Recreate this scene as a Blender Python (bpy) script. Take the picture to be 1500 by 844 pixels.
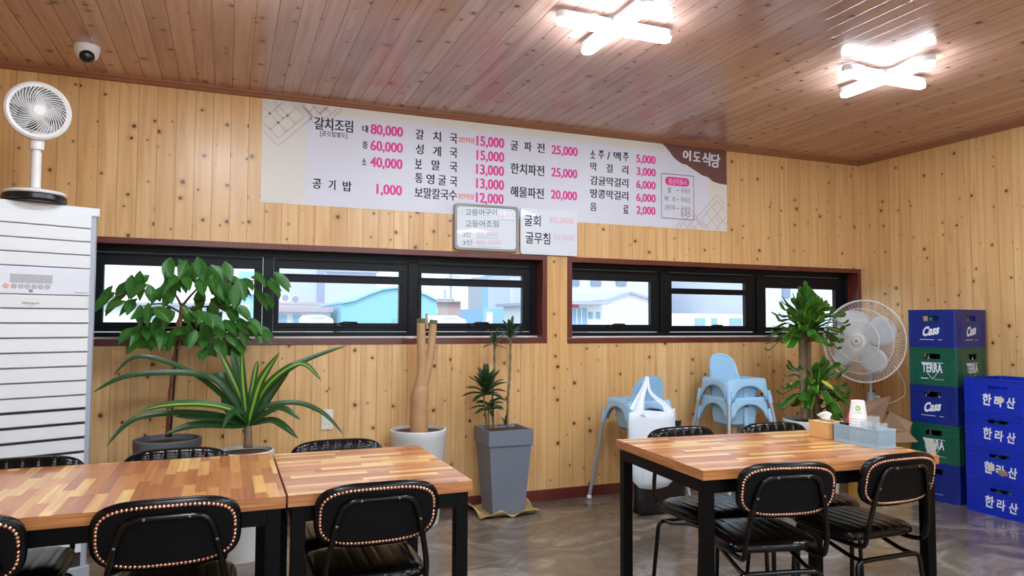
import bpy, math, random
from mathutils import Vector, Matrix
R = math.radians
rnd = random.Random(7)
sc = bpy.context.scene
for o in list(bpy.data.objects): bpy.data.objects.remove(o)
COL = sc.collection

# ------------------------------------------------------------------ camera
F = 1045.0; CX, CY = 750.0, 422.0
RX = Vector((0.92861869, -0.37100693, 0.004603))      # camera right
RD = Vector((0.02197495, 0.0426101, -0.99885008))     # camera down
RF = Vector((0.37038417, 0.927652, 0.04772139))       # camera forward
EYE = Vector((0, 0, 1.3))
cd = bpy.data.cameras.new('camera'); cam = bpy.data.objects.new('camera', cd); COL.objects.link(cam)
cd.sensor_fit = 'HORIZONTAL'; cd.sensor_width = 36.0; cd.lens = 36.0 * F / 1500.0
cd.clip_start = .05; cd.clip_end = 400
m = Matrix.Identity(4)
for i in range(3):
    m[i][0] = RX[i]; m[i][1] = -RD[i]; m[i][2] = -RF[i]; m[i][3] = EYE[i]
cam.matrix_world = m
sc.camera = cam

# ------------------------------------------------------------------ world, exposure, lamp power
LAMP_STRENGTH = 78.0
LAMP_COLOUR = (0.80, 0.90, 1.0)
w = bpy.data.worlds.new('overcast_sky'); sc.world = w; w.use_nodes = True
bg = w.node_tree.nodes['Background']
bg.inputs[0].default_value = (0.80, 0.92, 1.0, 1); bg.inputs[1].default_value = 1.5
sc.view_settings.view_transform = 'Standard'; sc.view_settings.look = 'None'
sc.view_settings.exposure = 0.42; sc.view_settings.gamma = 1.0
sc.view_settings.use_curve_mapping = False
try:
    sc.cycles.max_bounces = 8; sc.cycles.diffuse_bounces = 4; sc.cycles.transparent_max_bounces = 16
    sc.cycles.sample_clamp_indirect = 6
except Exception: pass

sl = bpy.data.lights.new('hazy_sun', 'SUN'); sl.energy = 2.0; sl.angle = R(25); sl.color = (.92, .97, 1.0)
so_ = bpy.data.objects.new('hazy_sun', sl); COL.objects.link(so_); so_.rotation_euler = (R(38), 0, R(-12)); so_.location = (0, -20, 30)
# daylight portal in the front opening behind the camera
pl = bpy.data.lights.new('front_daylight_portal', 'AREA'); pl.shape = 'RECTANGLE'; pl.size = 4.4; pl.size_y = 2.2
po = bpy.data.objects.new('front_daylight_portal', pl); COL.objects.link(po)
po.location = (1.6, -2.62, 1.2); po.rotation_euler = (R(90), 0, 0)   # the light's -Z looks along +Y into the room
try: pl.cycles.is_portal = True
except Exception: pass

# ------------------------------------------------------------------ pixel -> place helpers
def ray(px, py): return RX * (px - CX) + RD * (py - CY) + RF * F
def onY(px, py, Y):
    d = ray(px, py); return EYE + d * (Y / d.y)
def onX(px, py, X):
    d = ray(px, py); return EYE + d * (X / d.x)
def onZ(px, py, Z):
    d = ray(px, py); return EYE + d * ((Z - EYE.z) / d.z)
def onP(px, py, p, n):
    d = ray(px, py); return EYE + d * ((Vector(p) - EYE).dot(n) / d.dot(n))

# ------------------------------------------------------------------ materials
def lin(c):
    return tuple(((v / 255) / 12.92 if v / 255 <= .04045 else ((v / 255 + .055) / 1.055) ** 2.4) for v in c)
class NT:
    def __init__(s, name):
        s.m = bpy.data.materials.new(name); s.m.use_nodes = True
        s.t = s.m.node_tree; s.b = s.t.nodes['Principled BSDF']
    def n(s, kind, **kw):
        q = s.t.nodes.new('ShaderNode' + kind)
        for k, v in kw.items(): setattr(q, k, v)
        return q
    def put(s, sock, v):
        if isinstance(v, bpy.types.NodeSocket): s.t.links.new(v, sock)
        elif isinstance(v, (tuple, list)) and len(v) == 3 and sock.type == 'RGBA': sock.default_value = (*v, 1)
        else: sock.default_value = v
    def math(s, op, a, b=None, c=None):
        q = s.n('Math', operation=op); s.put(q.inputs[0], a)
        if b is not None: s.put(q.inputs[1], b)
        if c is not None: s.put(q.inputs[2], c)
        return q.outputs[0]
    def mix(s, f, a, b, blend='MIX'):
        q = s.n('Mix', data_type='RGBA', blend_type=blend)
        s.put(q.inputs[0], f); s.put(q.inputs[6], a); s.put(q.inputs[7], b); return q.outputs[2]
    def rng(s, v, a, b, c=0.0, d=1.0):
        q = s.n('MapRange'); q.clamp = True
        for i, x in enumerate((v, a, b, c, d)): s.put(q.inputs[i], x)
        return q.outputs[0]
    def xyz(s, x, y, z):
        q = s.n('CombineXYZ')
        for i, v in enumerate((x, y, z)): s.put(q.inputs[i], v)
        return q.outputs[0]
    def coord(s, which='Object'):
        q = s.n('TexCoord'); p = s.n('SeparateXYZ'); s.t.links.new(q.outputs[which], p.inputs[0])
        return q.outputs[which], p.outputs[0], p.outputs[1], p.outputs[2]
    def noise(s, v, scale=1.0, detail=3.0, rough=.5, dist=0.0):
        q = s.n('TexNoise'); s.put(q.inputs['Vector'], v); q.inputs['Scale'].default_value = scale
        q.inputs['Detail'].default_value = detail; q.inputs['Roughness'].default_value = rough
        q.inputs['Distortion'].default_value = dist; return q.outputs[0]
    def white(s, v):
        q = s.n('TexWhiteNoise', noise_dimensions='1D'); s.put(q.inputs['W'], v); return q.outputs[0]
    def ramp(s, f, stops):
        q = s.n('ValToRGB'); s.put(q.inputs[0], f); e = q.color_ramp.elements
        while len(e) < len(stops): e.new(.5)
        for k, (p, c) in enumerate(stops): e[k].position = p; e[k].color = (*c, 1)
        return q.outputs[0]
    def bump(s, h, strength=.3, dist=.002):
        q = s.n('Bump'); q.inputs['Strength'].default_value = strength; q.inputs['Distance'].default_value = dist
        s.put(q.inputs['Height'], h); s.t.links.new(q.outputs[0], s.b.inputs['Normal'])
    def set(s, **kw):
        for k, v in kw.items(): s.put(s.b.inputs[k.replace('_', ' ')], v)
        return s.m

def plain(name, rgb, rough=.5, metal=0.0, spec=.5, var=.06, scale=6.0, bump=0.0, coat=0.0, **kw):
    t = NT(name); c = lin(rgb); v, x, y, z = t.coord()
    f = t.noise(v, scale, 3)
    col = t.mix(f, tuple(k * (1 - var) for k in c), tuple(min(1, k * (1 + var)) for k in c))
    t.set(Base_Color=col, Roughness=rough, Metallic=metal, Specular_IOR_Level=spec, Coat_Weight=coat)
    if bump: t.bump(t.noise(v, scale * 12, 4), bump, .003)
    for k, q in kw.items(): t.put(t.b.inputs[k.replace('_', ' ')], q)
    return t.m

def planks(name, ua, va, width, cols, rough, knot_scale=7.4, coat=0.0, spec=.5, groove=.012, knots=.9, off=0.0):
    t = NT(name); _, *p = t.coord(); u = p['XYZ'.index(ua)]; v = p['XYZ'.index(va)]
    uu = t.math('DIVIDE', t.math('ADD', u, off), width)
    idx = t.math('FLOOR', uu); fr = t.math('FRACT', uu)
    r1 = t.white(idx); r2 = t.white(t.math('ADD', idx, 77.3)); r3 = t.white(t.math('ADD', idx, 191.7))
    # knots
    vec = t.xyz(u, t.math('ADD', v, t.math('MULTIPLY', r2, 3.0)), 0.0)
    vo = t.n('TexVoronoi', voronoi_dimensions='2D'); t.put(vo.inputs['Vector'], vec); vo.inputs['Scale'].default_value = knot_scale
    dist = t.math('ADD', vo.outputs['Distance'], t.math('MULTIPLY', t.math('SUBTRACT', t.noise(vec, 60, 2), .5), .05))
    cellr = t.n('SeparateColor'); t.t.links.new(vo.outputs['Color'], cellr.inputs[0])
    size = t.math('MULTIPLY', t.math('POWER', cellr.outputs[0], 1.7), .125)
    kn = t.rng(dist, t.math('MULTIPLY', size, .55), t.math('MULTIPLY', size, 1.0), 1.0, 0.0)
    halo = t.rng(dist, t.math('MULTIPLY', size, .8), t.math('MULTIPLY', size, 2.6), 1.0, 0.0)
    # grain
    bend = t.math('MULTIPLY', halo, .012)
    gu = t.math('ADD', t.math('ADD', u, bend), t.math('MULTIPLY', r1, 9.0))
    g = t.noise(t.xyz(t.math('MULTIPLY', gu, 26), t.math('MULTIPLY', v, 1.1), t.math('MULTIPLY', r3, 20)), 1.0, 4, .55, .6)
    g2 = t.noise(t.xyz(t.math('MULTIPLY', gu, 150), t.math('MULTIPLY', v, 2.0), 1.0), 1.0, 2)
    base = t.ramp(r1, [(0, cols[0]), (.35, cols[1]), (.7, cols[2]), (1, cols[3])])
    c = t.mix(t.rng(g, .42, .72, 0, .7), base, cols[4])
    c = t.mix(t.rng(g2, .5, .75, 0, .22), c, cols[4])
    c = t.mix(t.math('MULTIPLY', halo, .35), c, cols[5])
    c = t.mix(t.math('MULTIPLY', kn, knots), c, cols[6])
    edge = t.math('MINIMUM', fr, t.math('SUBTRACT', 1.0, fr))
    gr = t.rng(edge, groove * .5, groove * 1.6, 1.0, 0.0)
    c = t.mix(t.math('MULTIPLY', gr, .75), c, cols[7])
    t.set(Base_Color=c, Roughness=rough, Coat_Weight=coat, Coat_Roughness=.07, Specular_IOR_Level=spec)
    t.bump(t.math('SUBTRACT', 1.0, gr), .5, .003)
    return t.m

def board(name, ua, va):
    """butcher block of glued strips running along ua"""
    t = NT(name); _, *p = t.coord(); u = p['XYZ'.index(ua)]; v = p['XYZ'.index(va)]
    sid = t.math('FLOOR', t.math('DIVIDE', v, .036))
    ro = t.white(sid)
    cell = t.math('FLOOR', t.math('ADD', t.math('DIVIDE', u, .27), t.math('MULTIPLY', ro, 5.0)))
    r1 = t.white(t.math('ADD', cell, t.math('MULTIPLY', sid, 37.7)))
    g = t.noise(t.xyz(t.math('MULTIPLY', u, 3), t.math('MULTIPLY', v, 60), t.math('MULTIPLY', r1, 40)), 1.0, 4, .55, .8)
    c = t.ramp(r1, [(0, lin((160, 96, 56))), (.3, lin((180, 112, 66))), (.55, lin((194, 128, 76))), (.78, lin((208, 148, 90))), (1, lin((234, 192, 118)))])
    c = t.mix(t.rng(g, .45, .75, 0, .5), c, lin((138, 76, 38)))
    t.set(Base_Color=c, Roughness=.25, IOR=1.65)
    return t.m

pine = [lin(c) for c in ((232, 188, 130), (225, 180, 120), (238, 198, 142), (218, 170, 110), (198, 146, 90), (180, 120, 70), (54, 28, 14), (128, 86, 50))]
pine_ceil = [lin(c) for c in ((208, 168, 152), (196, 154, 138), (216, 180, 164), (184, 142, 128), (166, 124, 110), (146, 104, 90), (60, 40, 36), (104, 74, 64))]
M = {}
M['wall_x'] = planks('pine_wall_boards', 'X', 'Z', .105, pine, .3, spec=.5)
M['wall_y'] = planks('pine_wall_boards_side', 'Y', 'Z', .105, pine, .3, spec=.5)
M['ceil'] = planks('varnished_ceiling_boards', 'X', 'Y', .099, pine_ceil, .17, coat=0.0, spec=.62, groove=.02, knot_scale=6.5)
M['board_x'] = board('butcher_block_lengthwise', 'X', 'Y')
M['board_y'] = board('butcher_block_crosswise', 'Y', 'X')
def edge_wood():
    t = NT('oiled_table_edge'); v, x, y, z = t.coord()
    g = t.noise(t.xyz(t.math('MULTIPLY', x, 4), t.math('MULTIPLY', y, 4), t.math('MULTIPLY', z, 130)), 1.0, 4, .6, .5)
    t.set(Base_Color=t.ramp(g, [(.3, lin((150, 90, 50))), (.5, lin((188, 122, 72))), (.7, lin((214, 158, 98)))]), Roughness=.35); return t.m
M['edge'] = edge_wood()
M['redwood'] = plain('red_stained_timber', (98, 40, 34), .32, var=.25, scale=9, coat=.3)
M['cove'] = plain('brown_cove_trim', (150, 98, 66), .4, var=.12)
M['black_alu'] = plain('black_window_aluminium', (11, 13, 19), .4, spec=.22)
M['seal'] = plain('white_sealant', (215, 212, 205), .5)
M['black_metal'] = plain('black_powder_coated_steel', (4, 4, 5), .45, spec=.15)
M['gloss_tube'] = plain('gloss_black_tube', (4, 4, 5), .18, spec=.4)
M['leather'] = plain('black_leatherette', (6, 6, 8), .22, var=.25, scale=14, bump=.05, spec=.3)
M['leather_back'] = plain('black_rear_leather', (8, 8, 11), .5, var=.2, scale=10, bump=.05, spec=.2)
M['copper'] = plain('copper_nail', (226, 172, 148), .28, metal=1.0)
M['steel'] = plain('brushed_steel', (176, 180, 188), .35, metal=.35)
M['screw'] = plain('dull_screw', (140, 138, 130), .4, metal=.8)
M['white_plastic'] = plain('white_plastic', (232, 230, 228), .35, var=.02)
M['fan_blade'] = plain('grey_fan_blade', (206, 208, 214), .35, var=.02)
M['ac_white'] = plain('ac_white_enamel', (226, 228, 230), .32, var=.02)
M['ac_panel'] = plain('ac_control_panel', (224, 228, 236), .22, var=.02)
M['ac_side'] = plain('ac_grey_side', (172, 176, 188), .38, var=.02)
M['gap_shade'] = plain('painted_gap_shade', (46, 48, 54), .6)  # dark tone standing in for shade in louvre gaps and fan head
M['ac_back'] = plain('ac_louvre_backing', (150, 152, 158), .6)
M['lcd'] = plain('grey_lcd', (178, 178, 182), .3, var=.08, scale=60)
M['grey_print'] = plain('grey_print', (128, 132, 142), .5)
M['coral'] = plain('coral_button', (232, 170, 150), .5)
M['dark_print'] = plain('dark_print', (58, 62, 74), .5)
M['black_plastic'] = plain('black_plastic', (16, 17, 20), .3)
M['lens'] = plain('black_lens', (14, 22, 34), .08, coat=.6)
M['baby_blue'] = plain('baby_blue_plastic', (160, 205, 238), .34, var=.02)
M['grey_pot'] = plain('slate_grey_pot', (104, 110, 120), .5, var=.05)
M['planter'] = plain('blue_grey_planter', (112, 120, 134), .5, var=.05)
M['white_pot'] = plain('white_glazed_pot', (222, 224, 226), .25, var=.03)
M['soil'] = plain('potting_soil', (88, 64, 46), .9, var=.5, scale=50, bump=.6)
M['bark_red'] = plain('reddish_bark', (132, 84, 60), .7, var=.35, scale=40, bump=.4)
M['bark_tan'] = plain('tan_smooth_bark', (186, 146, 104), .6, var=.18, scale=16, bump=.25)
M['bark_ring'] = plain('ringed_grey_bark', (132, 110, 84), .7, var=.45, scale=60, bump=.5)
M['cut_green'] = plain('sealed_cut_wood', (92, 104, 74), .7)
M['blue_crate'] = plain('royal_blue_crate', (12, 36, 122), .36, var=.06)
M['blue_crate_bright'] = plain('bright_blue_crate', (8, 42, 176), .34, var=.06)
M['green_crate'] = plain('bottle_green_crate', (14, 84, 66), .36, var=.06)
M['print_white'] = plain('white_crate_print', (226, 230, 240), .5)
M['card'] = plain('brown_cardboard', (150, 122, 98), .8, var=.08)
M['card_print'] = plain('yellow_printed_card', (186, 142, 62), .7, var=.3, scale=12)
M['paper'] = plain('white_paper', (236, 236, 236), .7, var=.02)
M['basket'] = plain('pale_blue_basket', (164, 196, 216), .42, var=.03)
M['pale_wood'] = plain('pale_plywood', (216, 172, 112), .45, var=.1, scale=14)
M['red'] = plain('red_plastic', (216, 46, 66), .35)
M['lime_print'] = plain('lime_print', (150, 206, 86), .5)
M['pvc'] = plain('banner_cream', (226, 222, 212), .42, var=.015)
M['pvc_in'] = plain('banner_lavender_white', (222, 222, 234), .4, var=.01)
M['lattice'] = plain('banner_lattice_print', (216, 202, 200), .5)
M['ink'] = plain('black_ink', (32, 32, 44), .5)
M['magenta'] = plain('magenta_ink', (228, 56, 152), .5)
M['orange_ink'] = plain('orange_ink', (222, 108, 84), .5)
M['brown_ink'] = plain('brown_ink', (108, 72, 66), .5)
M['wb'] = plain('whiteboard_enamel', (226, 232, 240), .3, var=.01, coat=.15)
M['wb_frame'] = plain('whiteboard_grey_frame', (138, 138, 138), .4, metal=.3)
M['marker'] = plain('faded_marker', (84, 88, 104), .5)
M['marker_black'] = plain('black_marker', (32, 36, 50), .5)
M['pink_marker'] = plain('faded_pink_marker', (232, 186, 198), .5)
M['blue_marker'] = plain('blue_marker', (132, 160, 220), .5)
M['outlet'] = plain('outlet_white', (228, 224, 216), .35)
M['slot'] = plain('outlet_slot', (60, 58, 56), .6)
M['black_bag'] = plain('black_bin_bag', (15, 16, 20), .3, var=.2, bump=.3, scale=9)
M['white_bag'] = plain('white_carrier_bag', (222, 232, 242), .36, var=.03, bump=.15, scale=5)
M['sheet'] = plain('patterned_drip_sheet', (186, 160, 108), .4, var=.7, scale=26)
M['brown_glass'] = plain('brown_bottle_glass', (46, 24, 14), .08, coat=.3)
M['green_glass'] = plain('green_bottle_glass', (22, 120, 60), .08, coat=.3)
M['cap'] = plain('bottle_cap', (196, 170, 120), .35, metal=.6)
M['label_paper'] = plain('torn_white_label', (216, 208, 198), .7)

def glassy(name, tint, edge=.4, milk=0.0):
    t = NT(name)
    tr = t.n('BsdfTransparent'); tr.inputs[0].default_value = (*tint, 1)
    gl = t.n('BsdfGlossy'); gl.inputs['Roughness'].default_value = .02
    lw = t.n('LayerWeight'); lw.inputs[0].default_value = .5
    fc = t.math('ADD', t.math('MULTIPLY', t.math('POWER', lw.outputs['Facing'], 4.0), edge), .035)
    mx = t.n('MixShader'); t.t.links.new(fc, mx.inputs[0]); t.t.links.new(tr.outputs[0], mx.inputs[1]); t.t.links.new(gl.outputs[0], mx.inputs[2])
    if milk:
        df = t.n('BsdfDiffuse'); df.inputs[0].default_value = (.9, .93, .95, 1); m2 = t.n('MixShader'); m2.inputs[0].default_value = milk
        t.t.links.new(mx.outputs[0], m2.inputs[1]); t.t.links.new(df.outputs[0], m2.inputs[2]); mx = m2
    t.t.links.new(mx.outputs[0], t.t.nodes['Material Output'].inputs[0]); return t.m
M['pane'] = glassy('window_glass', (.97, .985, 1.0))
M['tumbler'] = glassy('tumbler_glass', (.97, .98, .98), .5, .12)
def emit(name, col, s):
    t = NT(name); t.set(Base_Color=(.9, .9, .9), Emission_Color=col, Emission_Strength=s); return t.m
M['led'] = emit('led_diffuser', LAMP_COLOUR, LAMP_STRENGTH)

def leafmat(name, dark, light, mid, midw, edge=None, rough=.34):
    """leaf with a paler middle band (u across the blade) and sometimes a paler rim"""
    t = NT(name); q = t.n('UVMap'); p = t.n('SeparateXYZ'); t.t.links.new(q.outputs[0], p.inputs[0])
    v, *_ = t.coord()
    d = t.math('ABSOLUTE', t.math('SUBTRACT', p.outputs[0], .5))
    c = t.mix(t.noise(v, 22, 3), lin(dark), lin(light))
    c = t.mix(t.math('MULTIPLY', t.rng(d, midw * .6, midw, 1, 0), t.rng(p.outputs[1], .75, 1.0, .9, .3)), c, lin(mid))
    if edge: c = t.mix(t.math('MULTIPLY', t.rng(d, .34, .46, 0, 1), t.rng(t.noise(v, 6, 1), .45, .6, 0, 1)), c, lin(edge))
    t.set(Base_Color=c, Roughness=rough, Specular_IOR_Level=.4)
    tl = t.n('BsdfTranslucent'); t.put(tl.inputs[0], t.mix(.5, c, lin((150, 200, 60)))); mx = t.n('MixShader'); mx.inputs[0].default_value = .22
    t.t.links.new(t.b.outputs[0], mx.inputs[1]); t.t.links.new(tl.outputs[0], mx.inputs[2]); t.t.links.new(mx.outputs[0], t.t.nodes['Material Output'].inputs[0])
    return t.m
M['leaf_ficus'] = leafmat('broad_green_leaf', (34, 84, 34), (64, 124, 46), (84, 138, 60), .05)
M['leaf_strap'] = leafmat('striped_strap_leaf', (26, 66, 34), (46, 96, 42), (150, 190, 60), .16)
M['leaf_strap_dark'] = leafmat('dark_strap_leaf', (22, 56, 36), (42, 84, 48), (60, 104, 52), .05)
M['leaf_tuft'] = leafmat('dark_tuft_leaf', (20, 46, 34), (36, 66, 46), (44, 76, 50), .05)
M['leaf_corn'] = leafmat('corn_plant_leaf', (30, 80, 32), (62, 120, 40), (74, 130, 52), .06, (176, 204, 70))
M['leaf_yellow'] = leafmat('yellowed_leaf', (190, 200, 50), (214, 214, 70), (150, 180, 60), .1)

def marble():
    t = NT('polished_marbled_concrete'); v, x, y, z = t.coord()
    wv = t.n('TexNoise'); t.put(wv.inputs['Vector'], v); wv.inputs['Scale'].default_value = 1.3; wv.inputs['Detail'].default_value = 3
    ad = t.n('VectorMath', operation='MULTIPLY_ADD'); t.t.links.new(wv.outputs['Color'], ad.inputs[0]); ad.inputs[1].default_value = (1.5, 1.5, 0)
    sm = t.n('VectorMath', operation='MULTIPLY'); t.t.links.new(v, sm.inputs[0]); sm.inputs[1].default_value = (1.0, 1.7, 1)
    t.t.links.new(sm.outputs[0], ad.inputs[2])
    n1 = t.noise(ad.outputs[0], 2.2, 7, .62, 1.1); n2 = t.noise(ad.outputs[0], 6.5, 6, .6, 1.6)
    c = t.ramp(n1, [(.28, lin((74, 66, 58))), (.44, lin((106, 95, 84))), (.56, lin((124, 113, 102))), (.70, lin((164, 156, 143)))])
    c = t.mix(t.rng(n2, .42, .68, 0, .5), c, lin((98, 84, 72)))
    t.set(Base_Color=c, Roughness=t.rng(n2, .3, .7, .10, .22), IOR=1.55)
    return t.m
M['floor'] = marble()

# ------------------------------------------------------------------ mesh builder
class MB:
    def __init__(s): s.v = []; s.f = []; s.uv = []; s.hasuv = False
    def add(s, vs, fs, uvs=None):
        b = len(s.v); s.v += [tuple(p) for p in vs]; s.f += [tuple(b + i for i in q) for q in fs]
        if uvs is not None: s.hasuv = True; s.uv += list(uvs)
        else: s.uv += [(0.5, 0.5)] * len(vs)
        return s
    def box(s, x0, x1, y0, y1, z0, z1, M4=None):
        vs = [(x0, y0, z0), (x1, y0, z0), (x1, y1, z0), (x0, y1, z0), (x0, y0, z1), (x1, y0, z1), (x1, y1, z1), (x0, y1, z1)]
        if M4 is not None: vs = [M4 @ Vector(p) for p in vs]
        return s.add(vs, [(3, 2, 1, 0), (4, 5, 6, 7), (0, 1, 5, 4), (1, 2, 6, 5), (2, 3, 7, 6), (3, 0, 4, 7)])
    def bar(s, a, b, w_, h_, up=(0, 0, 1)):
        a = Vector(a); b = Vector(b); d = (b - a); L = d.length; d.normalize()
        u = Vector(up); x = d.cross(u)
        if x.length < 1e-4: x = d.cross(Vector((1, 0, 0)))
        x.normalize(); y = x.cross(d)
        m4 = Matrix((x, d, y)).transposed().to_4x4(); m4.translation = a
        return s.box(-w_ / 2, w_ / 2, 0, L, -h_ / 2, h_ / 2, m4)
    def tube(s, pts, r, n=8, closed=False, caps=True):
        pts = [Vector(p) for p in pts]; N = len(pts)
        rs = r if isinstance(r, (list, tuple)) else [r] * N
        tang = []
        for i in range(N):
            a = pts[(i - 1) % N] if (closed or i > 0) else pts[0]
            b = pts[(i + 1) % N] if (closed or i < N - 1) else pts[-1]
            t_ = (b - a); t_ = t_.normalized() if t_.length > 1e-9 else Vector((0, 0, 1)); tang.append(t_)
        ref = Vector((0, 0, 1)) if abs(tang[0].z) < .9 else Vector((1, 0, 0))
        nx = tang[0].cross(ref).normalized(); vs = []
        for i in range(N):
            nx = (nx - tang[i] * nx.dot(tang[i])).normalized(); ny = tang[i].cross(nx)
            for k in range(n):
                a = 2 * math.pi * k / n; vs.append(pts[i] + (nx * math.cos(a) + ny * math.sin(a)) * rs[i])
        fs = []
        for i in range(N if closed else N - 1):
            for k in range(n):
                a = i * n + k; b = i * n + (k + 1) % n; c = ((i + 1) % N) * n + (k + 1) % n; d = ((i + 1) % N) * n + k
                fs.append((a, b, c, d))
        if caps and not closed:
            fs.append(tuple(range(n - 1, -1, -1))); fs.append(tuple((N - 1) * n + k for k in range(n)))
        return s.add(vs, fs)
    def lathe(s, prof, n=32, M4=None):
        """profile of (r, z); closes on the axis where r == 0"""
        vs = []; fs = []; rows = []
        for r, z in prof:
            if r < 1e-6: rows.append([len(vs)]); vs.append(Vector((0, 0, z)))
            else:
                rows.append(list(range(len(vs), len(vs) + n)))
                vs += [Vector((r * math.cos(2 * math.pi * k / n), r * math.sin(2 * math.pi * k / n), z)) for k in range(n)]
        for A, B in zip(rows, rows[1:]):
            for k in range(n):
                k2 = (k + 1) % n
                if len(A) == 1 and len(B) == 1: continue
                if len(A) == 1: fs.append((A[0], B[k2], B[k]))
                elif len(B) == 1: fs.append((A[k], A[k2], B[0]))
                else: fs.append((A[k], A[k2], B[k2], B[k]))
        if M4 is not None: vs = [M4 @ p for p in vs]
        return s.add(vs, fs)
    def ngon(s, pts): return s.add(pts, [tuple(range(len(pts)))])
    def prism(s, pts, vec):
        """closed polygon of 3d points swept along vec"""
        vec = Vector(vec); n = len(pts); P = [Vector(p) for p in pts]
        vs = P + [p + vec for p in P]
        fs = [tuple(range(n - 1, -1, -1)), tuple(range(n, 2 * n))] + [(i, (i + 1) % n, n + (i + 1) % n, n + i) for i in range(n)]
        return s.add(vs, fs)
    def rings(s, loops, cap0=True, cap1=True):
        n = len(loops[0]); vs = [p for l in loops for p in l]; fs = []
        for i in range(len(loops) - 1):
            for k in range(n):
                fs.append((i * n + k, i * n + (k + 1) % n, (i + 1) * n + (k + 1) % n, (i + 1) * n + k))
        if cap0: fs.append(tuple(range(n - 1, -1, -1)))
        if cap1: fs.append(tuple((len(loops) - 1) * n + k for k in range(n)))
        return s.add(vs, fs)
    def blade(s, pts, widths, normal=(0, 0, 1), fold=.25, thick=0):
        """leaf blade along pts, five verts across, folded a little along the midrib"""
        pts = [Vector(p) for p in pts]; N = len(pts); vs = []; uv = []; fs = []; nn = Vector(normal)
        for i in range(N):
            t_ = (pts[min(i + 1, N - 1)] - pts[max(i - 1, 0)]).normalized()
            side = t_.cross(nn)
            if side.length < .05: side = t_.cross(Vector((.7, -.7, .1)))
            side.normalize(); up = side.cross(t_)
            for k in range(5):
                a = (k - 2) / 2; vs.append(pts[i] + side * (a * widths[i] / 2) + up * (abs(a) * widths[i] * fold)); uv.append((k / 4, i / (N - 1)))
        for i in range(N - 1):
            for k in range(4): fs.append((i * 5 + k, i * 5 + k + 1, (i + 1) * 5 + k + 1, (i + 1) * 5 + k))
        return s.add(vs, fs, uv)
    def build(s, name, mat, parent=None, smooth=False, bevel=0, solid=0, sub=0, seg=2):
        me = bpy.data.meshes.new(name); me.from_pydata(s.v, [], s.f)
        if s.hasuv:
            ul = me.uv_layers.new(name='UVMap')
            for l in me.loops: ul.data[l.index].uv = s.uv[l.vertex_index]
        me.materials.append(M[mat] if isinstance(mat, str) else mat)
        if smooth:
            me.polygons.foreach_set('use_smooth', [True] * len(me.polygons))
        me.update()
        if smooth == 'auto': me.set_sharp_from_angle(angle=R(40))
        o = bpy.data.objects.new(name, me); COL.objects.link(o)
        if parent is not None: o.parent = parent
        if solid:
            q = o.modifiers.new('thickness', 'SOLIDIFY'); q.thickness = solid; q.offset = 0
        if bevel:
            q = o.modifiers.new('bevel', 'BEVEL'); q.width = bevel; q.segments = seg; q.limit_method = 'ANGLE'; q.angle_limit = R(40)
        if sub:
            q = o.modifiers.new('sub', 'SUBSURF'); q.levels = sub; q.render_levels = sub
        return o
def smooth_path(pts, n=8, closed=False):
    """Catmull-Rom through the points"""
    P = [Vector(p) for p in pts]; out = []; N = len(P)
    for i in range(N if closed else N - 1):
        if closed: p0, p1, p2, p3 = P[(i - 1) % N], P[i], P[(i + 1) % N], P[(i + 2) % N]
        else: p0, p1, p2, p3 = P[max(i - 1, 0)], P[i], P[i + 1], P[min(i + 2, N - 1)]
        for k in range(n):
            t = k / n
            out.append(.5 * ((2 * p1) + (p2 - p0) * t + (2 * p0 - 5 * p1 + 4 * p2 - p3) * t * t + (3 * p1 - p0 - 3 * p2 + p3) * t ** 3))
    if not closed: out.append(P[-1])
    return out
def fillet(pts, r, n=6, closed=False):
    """round the corners of a polyline"""
    P = [Vector(p) for p in pts]; out = []; N = len(P)
    for i in range(N):
        if not closed and i in (0, N - 1): out.append(P[i]); continue
        a, b, c = P[i - 1], P[i], P[(i + 1) % N]
        d1 = (a - b); d2 = (c - b); rr = min(r, d1.length * .49, d2.length * .49)
        s0 = b + d1.normalized() * rr; s1 = b + d2.normalized() * rr
        for k in range(n + 1):
            t = k / n; out.append(s0 * (1 - t) ** 2 + b * 2 * t * (1 - t) + s1 * t * t)
    return out

def tag(o, label, cat, group=None, kind=None):
    o['label'] = label; o['category'] = cat
    if group: o['group'] = group
    if kind: o['kind'] = kind
    return o
def thing(name, label, cat, loc=(0, 0, 0), rotz=0, group=None):
    o = bpy.data.objects.new(name, None); COL.objects.link(o); o.empty_display_size = .1
    o.location = loc; o.rotation_euler = (0, 0, rotz); return tag(o, label, cat, group)
def struct(o, label, cat):
    tag(o, label, cat, kind='structure'); return o
def copy_tree(o, parent=None):
    c = o.copy(); COL.objects.link(c); c.parent = parent
    for ch in list(o.children): copy_tree(ch, c)
    return c

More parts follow.
